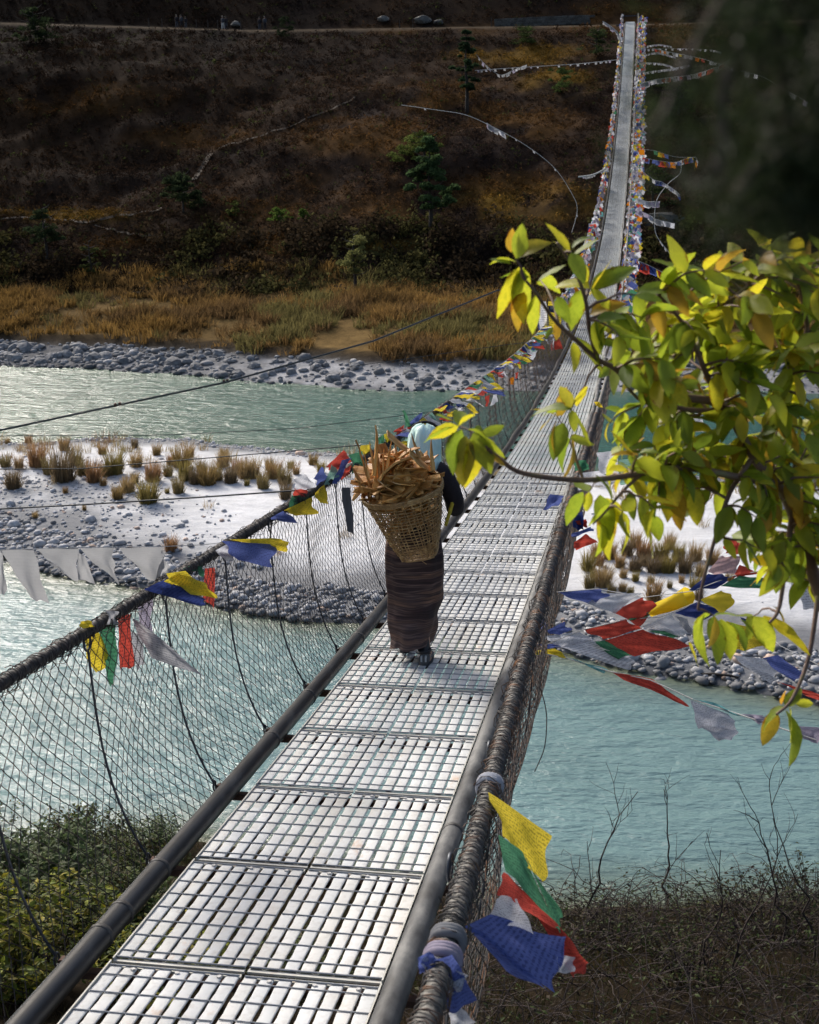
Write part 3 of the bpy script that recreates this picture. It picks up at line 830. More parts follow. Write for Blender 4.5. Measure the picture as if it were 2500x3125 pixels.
for z in zz:
    a_ = [float(np.interp(z, [p[0] for p in prof_], [p[k] for p in prof_])) for k in range(1, 5)]
    drag = .010 * math.sin((z - .1) * 15 + 1.0) * max(0, (.5 - z)) * 2
    r_ = ring(a_[0], a_[1], z, a_[2] + drag * .5, a_[3] + drag, fold=.045 + .09 * max(0, .65 - z), ph=z * 1.3)
    for j, p in enumerate(r_):     # diagonal drag folds across the calves, uneven hem
        a = 2 * math.pi * j / 72
        p.z += .034 * math.sin(a * 1 + 2.6) * (1 - min(1, (z - .1) / .5)) + .006 * math.sin(a * 5)
        q = (math.sin(z * 19 + p.x * 22 + 2 * math.sin(a)) * .012 + math.sin(z * 31 - p.x * 30) * .005) * max(0, 1 - abs(z - .33) / .33)
        p.x += q * math.cos(a); p.y += q * math.sin(a)
    rs.append(r_)
b = MB(); b.loft(rs, cap0=False, cap1=False)
inner = [Vector((p.x * .96, p.y * .96, p.z)) for p in rs[0]]; b.loft([inner, rs[0]], cap0=False, cap1=False)
b.build('skirt', MT['kira'], person)
# knitted jacket with sleeves
b = MB()
rs = [ring(*a_, fold=.012, ph=a_[2] * 5, n=40) for a_ in ((.006, .02, .96, .178, .132), (.006, .05, 1.05, .175, .13), (.012, .10, 1.18, .178, .128), (.02, .16, 1.30, .195, .128), (.025, .20, 1.40, .18, .11), (.035, .25, 1.46, .09, .075))]
b.loft(rs, cap0=False)
b.build('jacket', MT['jacket'], person)
for s in (-1, 1):
    b = MB()
    b.tube([(s * .13 + .02, .18, 1.42), (s * .19 + .02, .185, 1.38), (s * .235 + .02, .19, 1.28), (s * .265 + .02, .20, 1.18), (s * .262 + .02, .225, 1.125), (s * .24 + .02, .28, 1.14), (s * .215 + .025, .36, 1.20), (s * .205 + .03, .39, 1.235)],
           [.075, .078, .072, .070, .068, .06, .048, .038], 14)
    b.build('sleeve', MT['jacket'], person)
b = MB(); b.tube([(.24, .02, 1.05), (.262, .09, 1.13), (.285, .17, 1.22), (.30, .25, 1.30), (.285, .33, 1.31)], [.014, .016, .015, .02, .012], 6)
b.box((.305, .25, 1.315), (.05, .03, .028), 0, Matrix.Rotation(.6, 3, 'Y'))
b.build('shoulder_strap', MT['strap'], person)
b = MB()
for z, r_ in ((1.50, .05), (1.54, .078), (1.58, .088), (1.63, .087), (1.68, .07), (1.71, .035)): pass
b.loft([ring(.05, .325 + (z - 1.55) * .12, z, r_, r_ * 1.1, 24) for z, r_ in ((1.50, .05), (1.54, .076), (1.58, .086), (1.63, .086), (1.67, .072), (1.70, .035))])
b.build('hair', MT['hair'], person)
b = MB()
rs = []
for i, (z, r_, y_) in enumerate(((1.34, .175, .18), (1.40, .155, .21), (1.47, .125, .25), (1.54, .118, .285), (1.60, .117, .31), (1.65, .110, .325), (1.69, .092, .335), (1.715, .062, .34), (1.727, .02, .34))):
    rr = []
    for j in range(36):
        a = math.pi + math.pi * (j / 35) * 1.0 - .0
        a = math.pi - .35 + (math.pi + .7) * j / 35
        k = 1 + (.07 * math.sin(j * .8 + z * 5) + .045 * math.sin(j * 1.7 - z * 9)) * (1 if z < 1.69 else .3)
        rr.append(Vector((.05 + r_ * k * math.cos(a), y_ + r_ * k * 1.02 * math.sin(a), z + .006 * math.sin(j * .5))))
    rs.append(rr)
n = 36; vs = [p for r_ in rs for p in r_]
b.add(vs, [(i * n + j, i * n + j + 1, (i + 1) * n + j + 1, (i + 1) * n + j) for i in range(len(rs) - 1) for j in range(n - 1)], 0, True)
b.build('headscarf', MT['mint'], person)
b = MB(); b.tube([Vector((.05 + .108 * math.cos(a), .36 + .02 * math.sin(a), 1.645 + .085 * math.sin(a))) for a in np.linspace(-.1, math.pi + .1, 16)], .011, 8); b.build('head_band', MT['jacket'], person)
for s in (-1, 1):
    y_ = .15 if s < 0 else -.11
    x_0 = s * (.105 if s < 0 else .088)
    up_ = .0 if s < 0 else .0
    rs = []
    for (yy, w_, h0, h1) in ((-.075, .018, .02, .075), (-.065, .034, .012, .10), (-.03, .041, .012, .125), (.01, .040, .012, .115), (.06, .043, .012, .075), (.12, .049, .012, .058), (.165, .043, .014, .045), (.19, .02, .018, .034)):
        rs.append([Vector((x_0 + w_ * math.cos(a) * (1 if True else 1), y_ + yy, (h0 + h1) / 2 + (h1 - h0) / 2 * math.sin(a))) for a in np.linspace(0, 2 * math.pi, 15)[:-1]])
    b = MB(); b.loft(rs)
    p = b.build('shoe', MT['shoe'], person)
    b = MB(); b.loft([[Vector((x_0 + w_ * math.copysign(abs(math.cos(a)) ** .6, math.cos(a)), y_ + yy0 + .128 * math.copysign(abs(math.sin(a)) ** .75, math.sin(a)), z)) for a in np.linspace(0, 2 * math.pi, 25)[:-1]] for z, w_, yy0 in ((.0, .046, .055), (.008, .050, .055), (.026, .050, .055))])
    b.build('sole', MT['shoed'], p)
    b = MB(); b.tube([Vector((x_0 + .044 * math.cos(a), y_ - .015 + .046 * math.sin(a), .128)) for a in np.linspace(0, 6.28, 14)], .010, 6); b.build('sock_cuff', MT['shoed'], p)
    b = MB(); b.tube([(x_0 * .99, y_ - .012, .09), (x_0 * .95, y_ * .9, .135), (x_0 * .88, y_ * .62 + .02, .19)], [.045, .04, .036], 12); b.build('sock', MT['shoed'], person)
    b = MB(); b.box((x_0 - .016, y_ - .072, .08), (.012, .02, .045)); b.box((x_0 + .016, y_ - .072, .08), (.012, .02, .045)); b.build('heel_patch', MT['shoew'], p)

# ------------------------------------------------------------------ basket of split wood
T = at(1227, 1492, 8.66); B = at(1281, 1682, 8.78)
ax = (T - B); HT = ax.length; zA = ax.normalized()
xA = (Vector((1, 0, .14)) - zA * Vector((1, 0, .14)).dot(zA)).normalized(); yA = zA.cross(xA)
basket = empty('carrying_basket', B, label='tall tapering cane basket carried on the walker\'s back', cat='basket')
def bp(a, t, k=1.0):
    """point on the basket wall: angle a, height t 0..1 (basket-local = world axes about B)"""
    rx = (.128 + (.283 - .128) * t ** .82) * k; ry = (.12 + (.245 - .12) * t ** .8) * k
    e = 3.4 - 1.4 * min(1, t * 1.5)
    c_, s_ = math.cos(a), math.sin(a)
    X = rx * abs(c_) ** (2 / e) * (1 if c_ > 0 else -1); Y = ry * abs(s_) ** (2 / e) * (1 if s_ > 0 else -1)
    dip = -.012 * math.cos(2 * a) * t
    return xA * X + yA * Y + zA * (HT * t + dip)
b = MB()
NST = 26
for i in range(NST):
    a = 2 * math.pi * i / NST
    for dlt in (-.10, .10):
        b.tube([bp(a + dlt * (t - .0) * (1 - t) * 2.2 + .02 * math.sin(9 * t + i), t, 1 + .012 * math.sin(t * 60 + i * 3.14)) for t in np.linspace(0, 1, 22)], .0042, 4)
b.build('stakes', MT['cane'], basket, kind='stuff')
for q in range(19):
    t = .04 + .91 * q / 18
    b = MB()
    b.tube([bp(a, min(1, t + .008 * math.sin(a * 3 + q)), 1 + .016 * math.sin(a * NST / 2 + q * 3.14)) + zA * .003 * math.sin(a * 5 + q) for a in np.linspace(0, 2 * math.pi, 103)], [.0058] * 103, 4, caps=False)
    b.build('weave_band', MT['cane'], basket)
b = MB()
for dz, dr in ((0, 1.012), (.014, 1.02), (-.014, 1.01), (.004, .985)):
    b.tube([bp(a, 1, dr) + zA * dz for a in np.linspace(0, 2 * math.pi, 65)], .0085, 6, caps=False)
for i in range(60):
    a = i / 60 * 6.283
    b.tube([bp(a, 1, 1.03) - zA * .024, bp(a + .05, 1, 1.04), bp(a + .1, 1, 1.03) + zA * .024], .003, 3)
b.build('rim', MT['cane'], basket)
b = MB()
for k in (1.03, 1.0): b.tube([bp(a, 0, k) for a in np.linspace(0, 2 * math.pi, 49)], .008, 6, caps=False)
for q in range(9):
    s_ = -.11 + q * .0275
    b.tube([xA * s_ - yA * .115, xA * s_ + yA * .115], .005, 4); b.tube([yA * s_ - xA * .12, yA * s_ + xA * .12], .005, 4)
b.tube([xA * .02 - yA * .12, xA * .06 - yA * .14 - zA * .03], .003, 4)
b.build('base_ring', MT['cane'], basket)

def slab_mesh(l, w_, th, spiky):
    b = MB(); n = 6; top, bot = [], []
    bend = random.uniform(-.018, .022)
    sk = random.uniform(-.25, .25) * w_; jag = random.uniform(.05, .35) * l * .3; tap = random.uniform(-.35, .35)
    for i in range(n + 1):
        s = i / n; y = (s - .5) * l
        e = 1 - .93 * s ** 1.6 if spiky else (1 + tap * (s - .5)) * random.uniform(.82, 1.1)
        if not spiky and i in (0, n): e *= random.uniform(.6, 1.0)
        x0 = -w_ / 2 * e; x1 = w_ / 2 * e
        z = bend * math.sin(math.pi * s) + random.uniform(-.004, .004)
        yl = y + (sk if i in (0, n) and not spiky else 0) + random.uniform(-.01, .01) * (not spiky); yr = y - (sk if i in (0, n) and not spiky else 0) + random.uniform(-.01, .01) * (not spiky)
        ym = y + (random.uniform(-.6, 1) * jag * (1 if i == n else -1) if i in (0, n) and not spiky else 0)
        cr = random.uniform(.002, .007)
        top += [(x0, yl, z + th / 2), ((x0 + x1) / 2 + random.uniform(-.2, .2) * w_ * e, ym, z + th / 2 + cr), (x1, yr, z + th / 2)]
        bot += [(x0, yl, z - th / 2), ((x0 + x1) / 2, ym, z - th / 2 + cr * .6), (x1, yr, z - th / 2)]
    V = top + bot; m = len(top); F = []
    for i in range(n):
        for j in range(2):
            a = i * 3 + j
            F.append((a, a + 1, a + 4, a + 3)); F.append((m + a + 3, m + a + 4, m + a + 1, m + a))
        F.append((i * 3, i * 3 + 3, m + i * 3 + 3, m + i * 3)); F.append((i * 3 + 5, i * 3 + 2, m + i * 3 + 2, m + i * 3 + 5))
    F.append((0, m, m + 1, 1)); F.append((1, m + 1, m + 2, 2)); k = n * 3
    F.append((k + 1, m + k + 1, m + k, k)); F.append((k + 2, m + k + 2, m + k + 1, k + 1))
    b.add(V, F); return b.mesh('firewood_piece', MT['wood'])
SL = [slab_mesh(random.uniform(.12, .23), random.uniform(.038, .078), random.uniform(.004, .008), False) for _ in range(14)]
SP = [slab_mesh(random.uniform(.26, .34), random.uniform(.028, .05), .007, True) for _ in range(6)]
def place(me, pos, direction, roll, label, group, sc=1):
    o = link('firewood_piece', me, label=label, cat='split wood', group=group)
    d = Vector(direction).normalized()
    q = d.to_track_quat('Y', 'Z') @ Matrix.Rotation(roll, 4, 'Y').to_quaternion()
    o.rotation_mode = 'QUATERNION'; o.rotation_quaternion = q; o.location = pos; o.scale = (sc,) * 3
    return o
for i in range(270):
    a = random.uniform(0, 6.28); r_ = math.sqrt(random.random())
    h = random.uniform(-.26, .10)
    if i > 75: h = -.03 + random.random() ** .8 * .30 * (1 - .45 * r_ * r_)
    mx = .205 if h > -.05 else .13 + .06 * (1 + h / .26)
    p = T + (xA * -.02 if h > .06 else xA * 0) + xA * (mx * 1.18 * r_ * math.cos(a)) + yA * (mx * .95 * r_ * math.sin(a)) + zA * h
    tilt = random.uniform(-.4, .5) if h < .1 else random.uniform(-.35, .35) + (.9 if random.random() < .12 else 0)
    az = random.uniform(0, 6.28)
    dr = xA * math.cos(az) + yA * math.sin(az) * .7 + zA * tilt
    inside = h < -.03
    place(random.choice(SL), p, dr, random.uniform(-1.2, 1.2),
          ('%s orange-brown wood piece inside the %s of the cane basket' % (random.choice(['narrow', 'wide', 'stubby', 'splintered']), 'lower half' if h < -.12 else 'upper half')) if inside else
          '%s %s wood piece %s the heap, %s side' % (random.choice(['narrow', 'broad', 'jagged']), random.choice(['orange-brown', 'golden', 'tan']), 'at the rim under' if h < .03 else 'halfway up' if h < .12 else 'high on top of', 'left' if p.dot(xA) - T.dot(xA) < -.07 else 'right' if p.dot(xA) - T.dot(xA) > .07 else 'middle'),
          'wood slabs inside the basket' if inside else 'wood slabs heaped on the basket', random.uniform(.8, 1.15))
# the pale slabs thrown across the top and the long slivers that stand up
for (u, v, u2, v2, lab, sc) in [(1225, 1395, 1275, 1368, 'broad pale slab lying across the top of the wood heap', 1.25), (1180, 1450, 1260, 1400, 'long pale slab slanting up to the middle of the wood heap', 1.5),
        (1262, 1385, 1296, 1420, 'pale bent slab sloping down to the right of the wood heap', 1.1), (1195, 1330, 1235, 1365, 'straight square-ended slab sticking up behind the wood heap', 1.1),
        (1150, 1520, 1158, 1480, 'thin pale sliver hanging over the basket rim at its left', .8), (1260, 1410, 1225, 1440, 'pale torn slab in the middle of the wood heap', 1.0)]:
    a = at(u, v, 8.47); c_ = at(u2, v2, 8.50)
    place(random.choice(SL[:5] + SL[-3:]), (a + c_) / 2, c_ - a, random.uniform(-.5, .5), lab, 'wood slabs heaped on the basket', sc * 1.25 * (c_ - a).length / .16)
for (u, v, u2, v2, lab) in [(1140, 1440, 1147, 1310, 'tallest upright wood sliver at the back left of the basket'), (1125, 1470, 1090, 1355, 'wood sliver leaning out at the far left of the heap'),
        (1110, 1480, 1076, 1425, 'short wide sliver poking out lowest at the left of the heap'), (1160, 1460, 1152, 1375, 'upright pale sliver beside the tallest one'),
        (1180, 1440, 1196, 1340, 'sliver pointing up left of the square-ended slab'), (1125, 1450, 1112, 1385, 'broad sliver between the far left one and the tallest one'),
        (1145, 1450, 1128, 1350, 'sliver standing between the far left one and the tallest one, pointed'), (1170, 1440, 1172, 1372, 'pale upright sliver just right of the tallest one'), (1215, 1420, 1205, 1335, 'pale sliver crossing the square-ended slab'), (1105, 1500, 1080, 1440, 'narrow sliver sticking out left below the heap'), (1322, 1430, 1317, 1345, 'sliver standing at the right edge of the heap near the leaves'), (1275, 1380, 1262, 1340, 'short brown sliver upright below the headscarf')]:
    a = at(u, v, 8.50); c_ = at(u2, v2, 8.54); ln = (c_ - a).length
    place(random.choice(SP), (a + c_) / 2, c_ - a, random.uniform(-.7, .7), lab, 'wood slivers sticking out of the basket', max(.6, ln / .27))

# ------------------------------------------------------------------ cloth patches
def patch(name, cs, colr, amp=.012, n=9, seed=0, sag=0, parent=None, origin=None, **k):
    tl, tr, br, bl = [Vector(c) for c in cs]
    nrm = (tr - tl).cross(bl - tl)
    nrm = nrm.normalized() if nrm.length > 1e-7 else Vector((0, -1, 0))
    o0 = tl if origin is None else origin
    V, UV, F = [], [], []
    r_ = random.Random(seed * 31 + 5)
    a1, a2, p1, p2 = r_.uniform(3, 6), r_.uniform(2, 5), r_.uniform(0, 6), r_.uniform(0, 6)
    for j in range(n + 1):
        for i in range(n + 1):
            s, t = i / n, j / n
            p = tl.lerp(tr, s).lerp(bl.lerp(br, s), t)
            f = min(1, 2.2 * t + .25)
            p = p + nrm * amp * f * (math.sin(a1 * s + a2 * t + p1) + .6 * math.sin(2.3 * a2 * s - a1 * t * 1.3 + p2) + .25 * math.sin(13 * s + 7 * t + p1))
            ed_ = (tr - tl) * (.035 * math.sin(9 * t + p2) * (1 if i in (0, n) else 0)) + (bl - tl) * (.03 * math.sin(8 * s + p1) * (1 if j == n else 0))
            p = p + ed_ + (bl - tl) * (sag * 4 * s * (1 - s) * (1 - t))
            V.append(p - o0); UV.append((s, 1 - t))
    for j in range(n):
        for i in range(n): F.append((j * (n + 1) + i, j * (n + 1) + i + 1, (j + 1) * (n + 1) + i + 1, (j + 1) * (n + 1) + i))
    o = link(name, np_mesh(name, [tuple(v) for v in V], F, CM[colr], uv=UV, smooth=True), parent, **k)
    if parent is None: o.location = o0
    return o
def crop(x0, y0, sc): return lambda x, y: (x0 + x * sc, y0 + y * sc)
A_ = crop(0, 1500, .7246); B_ = crop(0, 850, .7246); P_ = crop(1000, 1220, .399); S_ = crop(1600, 1700, .5217); D_ = crop(1250, 2225, .7246); F_ = crop(1400, 1000, .3478); G_ = crop(1250, 650, .7246)
FL = [
 # colour, crop, corners, lateral or list of laterals, label
 ('yellow', A_, [(340, 610), (412, 585), (462, 705), (405, 770)], -1.01, 'long yellow prayer flag hanging outside the fence, first from the left frame edge'),
 ('yellow', A_, [(338, 548), (372, 543), (404, 568), (345, 578)], -.96, 'small yellow corner of cloth on the cable above the long yellow flag'),
 ('green', A_, [(420, 565), (485, 555), (482, 820), (452, 812)], -1.01, 'narrow dark green prayer flag between the yellow and the red one'),
 ('grey', A_, [(445, 500), (500, 505), (492, 560), (455, 560)], -.94, 'grey rag knotted round the left cable above the green flag'),
 ('red', A_, [(498, 525), (552, 515), (562, 735), (500, 755)], -1.01, 'red prayer flag hanging straight down behind the fence wire'),
 ('grey', A_, [(552, 590), (592, 600), (615, 720), (572, 750)], -1.01, 'short frayed grey flag right of the hanging red one'),
 ('grey', A_, [(553, 530), (580, 545), (870, 780), (640, 705)], -.93, 'long grey scarf blowing down to the right in front of the fence'),
 ('mauve', A_, [(575, 470), (645, 450), (640, 590), (600, 600)], -1.02, 'thin see-through mauve cloth behind the fence above the grey scarf'),
 ('navy', A_, [(605, 412), (690, 372), (862, 452), (855, 485)], -.93, 'dark blue prayer flag lying under the broad yellow one'),
 ('yellow', A_, [(700, 345), (780, 334), (912, 450), (800, 432)], -.92, 'broad yellow prayer flag draped over the left cable'),
 ('yellow', A_, [(690, 378), (750, 345), (860, 380), (912, 450)], -.92, 'upper fold of yellow cloth over the broad yellow flag'),
 ('green', A_, [(765, 325), (850, 297), (860, 358), (800, 330)], -.96, 'green prayer flag wrapped over the cable above the broad yellow one'),
 ('red', A_, [(860, 325), (903, 320), (898, 500), (862, 450)], -1.01, 'red prayer flag hanging behind the broad yellow one'),
 ('white', A_, [(905, 250), (955, 222), (988, 270), (968, 300)], -.93, 'white prayer flag wrapped round the cable beside the big blue one'),
 ('blue', A_, [(942, 208), (1165, 224), (1145, 320), (985, 285)], -.9, 'big blue prayer flag with printed rows blowing right from the cable'),
 ('yellow', A_, [(970, 202), (1150, 196), (1215, 212), (1200, 255)], -.91, 'long yellow prayer flag streaming above the big blue one'),
 ('green', A_, [(1020, 180), (1085, 150), (1075, 172), (1050, 190)], -.97, 'scrap of green cloth on the cable above the streaming yellow flag'),
 ('blue', A_, [(1140, 112), (1190, 82), (1272, 135), (1190, 128)], -.93, 'blue prayer flag flopped over the cable below the folded yellow one'),
 ('yellow', A_, [(1195, 80), (1310, 25), (1335, 95), (1240, 102)], -.93, 'folded yellow prayer flag over the cable below the green one'),
 ('green', B_, [(1230, 915), (1325, 908), (1310, 935), (1205, 975)], -.96, 'pale green prayer flag above the folded yellow one'),
 ('red', B_, [(1238, 882), (1290, 890), (1295, 922), (1232, 922)], -.97, 'red scrap of flag under the crumpled white one'),
 ('white', B_, [(1232, 848), (1285, 822), (1332, 880), (1250, 890)], -.96, 'crumpled white prayer flag standing above the left cable'),
 ('blue', B_, [(1320, 842), (1358, 790), (1390, 845), (1340, 885)], -.98, 'blue prayer flag right of the crumpled white one'),
 ('yellow', B_, [(1325, 905), (1365, 868), (1382, 950), (1350, 945)], -.93, 'small yellow flag hanging down right of the pale green one'),
 ('mintf', B_, [(1362, 872), (1400, 780), (1428, 830), (1385, 868)], -.95, 'sea-green pointed prayer flag between the blue flags'),
 ('red', B_, [(1370, 795), (1450, 722), (1480, 772), (1410, 810)], -.97, 'red prayer flag blown up above the sea-green pointed one'),
 ('blue', B_, [(1440, 765), (1482, 755), (1420, 858), (1400, 868)], -.93, 'narrow blue prayer flag over the red one, left of the basket'),
 ('green', B_, [(1468, 742), (1525, 728), (1532, 800), (1490, 825)], -.95, 'green prayer flag touching the left edge of the wood heap'),
 ('red', B_, [(1425, 820), (1478, 785), (1475, 825), (1435, 850)], -.94, 'dark red prayer flag below the green one at the basket'),
 ('yellow', P_, [(255, 350), (335, 340), (330, 420), (270, 500)], -1.0, 'yellow prayer flag behind the slivers at the left of the basket'),
 ('green', P_, [(375, 300), (440, 260), (430, 400), (385, 360)], -1.0, 'green prayer flag behind the tallest upright sliver'),
 ('yellow', P_, [(432, 262), (465, 255), (490, 330), (450, 400)], -.98, 'yellow prayer flag behind the middle of the wood heap'),
 ('red', P_, [(512, 235), (585, 192), (590, 255), (530, 262)], -1.0, 'small red prayer flag left of the headscarf'),
 ('white', P_, [(560, 225), (640, 205), (640, 270), (570, 278)], -.98, 'white prayer flag between the small red flag and the headscarf'),
 ('mintf', P_, [(545, 275), (625, 278), (620, 320), (560, 312)], -.97, 'mint green prayer flag under the white one beside the headscarf'),
 ('yellow', P_, [(570, 315), (612, 316), (614, 358), (585, 350)], -.96, 'small yellow prayer flag just left of the headscarf edge'),
 ('green', P_, [(567, 85), (590, 80), (642, 215), (600, 190)], -1.0, 'green prayer flag standing straight up above the headscarf'),
 ('blue', P_, [(630, 170), (724, 92), (705, 178), (645, 210)], -.99, 'blue pointed prayer flag above the headscarf'),
 ('red', P_, [(712, 170), (785, 115), (778, 182), (735, 190)], -.98, 'red prayer flag at the top right of the headscarf'),
 ('red', P_, [(860, 140), (920, 136), (960, 160), (880, 165)], -.95, 'pale red prayer flag among the leaves right of the headscarf'),
 ('yellow', P_, [(905, 105), (985, 80), (1000, 120), (920, 135)], -.95, 'yellow prayer flag on the cable behind the nearest leaves'),
 ('white', P_, [(975, 60), (1040, 35), (1045, 80), (990, 95)], -.95, 'white prayer flag on the cable above the nearest leaves'),
 ('navy', P_, [(980, 35), (1075, 25), (1085, 48), (1000, 60)], -.95, 'navy strip of flag on the cable above the nearest leaves'),
 ('yellow', P_, [(1040, 25), (1100, 30), (1150, 95), (1120, 120)], -.92, 'yellow prayer flag drooping over the cable right of the nearest leaves'),
 ('white', F_, [(60, 640), (110, 610), (235, 700), (180, 660)], -.92, 'white prayer flag blowing right off the cable below the yellow and blue pair'),
 ('yellow', F_, [(90, 605), (180, 600), (180, 630), (75, 632)], -.95, 'yellow prayer flag above the white one blowing right'),
 ('yellow', F_, [(200, 530), (300, 465), (400, 540), (300, 545)], -.93, 'yellow prayer flag of the yellow and blue pair on the left cable'),
 ('blue', F_, [(185, 548), (330, 552), (405, 565), (400, 602)], -.92, 'blue prayer flag of the yellow and blue pair on the left cable'),
 ('red', F_, [(240, 600), (275, 590), (262, 690), (238, 688)], -.9, 'thin red ribbon hanging inside the fence below the blue flag'),
 ('white', F_, [(300, 590), (335, 580), (340, 650), (280, 690)], -.9, 'thin white ribbon hanging inside the fence below the blue flag'),
 ('white', F_, [(345, 410), (400, 378), (435, 440), (380, 415)], -.93, 'white prayer flag on the cable above the yellow and blue pair'),
 ('red', F_, [(345, 425), (390, 395), (410, 425), (375, 440)], -.95, 'red scrap of flag beside the white one on the cable'),
 ('orange', F_, [(455, 440), (490, 430), (480, 500), (450, 495)], -.9, 'orange ribbon hanging inside the fence'),
 ('red', F_, [(495, 395), (522, 390), (522, 440), (500, 450)], -.9, 'red ribbon hanging inside the fence above the orange one'),
 ('yellow', F_, [(485, 300), (520, 298), (562, 355), (530, 362)], -.93, 'yellow prayer flag drooping beside the green one on the left cable'),
 ('green', F_, [(500, 292), (580, 290), (610, 320), (540, 318)], -.94, 'green prayer flag beside the drooping yellow one on the left cable'),
 ('yellow', F_, [(520, 262), (600, 262), (645, 300), (600, 305)], -.93, 'yellow flag between the green one and the white folded one'),
 ('white', F_, [(545, 235), (690, 200), (660, 285), (600, 262)], -.93, 'white folded prayer flag high on the left cable'),
 ('red', F_, [(548, 240), (600, 225), (640, 245), (600, 255)], -.92, 'dark red scrap lying on the white folded flag'),
 ('mintf', F_, [(590, 200), (650, 175), (690, 205), (620, 218)], -.93, 'mint green prayer flag above the white folded one'),
 ('red', F_, [(640, 165), (740, 155), (752, 190), (690, 180)], -.92, 'red prayer flag blowing right near the yellow banner'),
 ('blue', F_, [(640, 135), (720, 130), (725, 158), (650, 165)], -.93, 'pale blue prayer flag near the yellow banner'),
 ('yellow', F_, [(650, 100), (710, 75), (752, 110), (700, 130)], -.93, 'yellow prayer flag just under the yellow banner'),
]
for i, (c_, cr, cs, la, lab) in enumerate(FL):
    pts = [atl(*cr(*q), la + (.012 * (k in (2, 3)))) for k, q in enumerate(cs)]
    patch('prayer_flag', pts, c_, .008 if pts[0].y < 9 else .012, seed=i, label=lab, cat='prayer flag', group='prayer flags tied to the left hand cable')

seq = ['yellow', 'blue', 'white', 'red', 'green', 'yellow', 'white', 'mintf', 'yellow', 'red', 'navy', 'white']
yq = 12.6; q = 0
while yq < 44:
    base = Vector((XC - .965, yq, zp(yq) + hdz(yq) + .035)); wd_ = random.uniform(.22, .34); c_ = seq[q % len(seq)]
    nx_ = base + Vector((.02, wd_, zs(yq) * wd_ + random.uniform(-.01, .02)))
    dn = Vector((random.uniform(.10, .30), random.uniform(-.05, .12), random.uniform(-.20, .05)))
    patch('prayer_flag', [base, nx_, nx_ + dn, base + dn * random.uniform(.6, 1.1)], c_, .02, n=6, seed=700 + q,
          label='%s prayer flag flopped over the left cable %s' % ({'mintf': 'mint green'}.get(c_, c_), 'just beyond the walker' if yq < 17 else 'above the middle of the far fence' if yq < 27 else 'near the yellow banner'), cat='prayer flag', group='prayer flags tied to the left hand cable')
    yq += wd_ * random.uniform(1.0, 2.2); q += 1

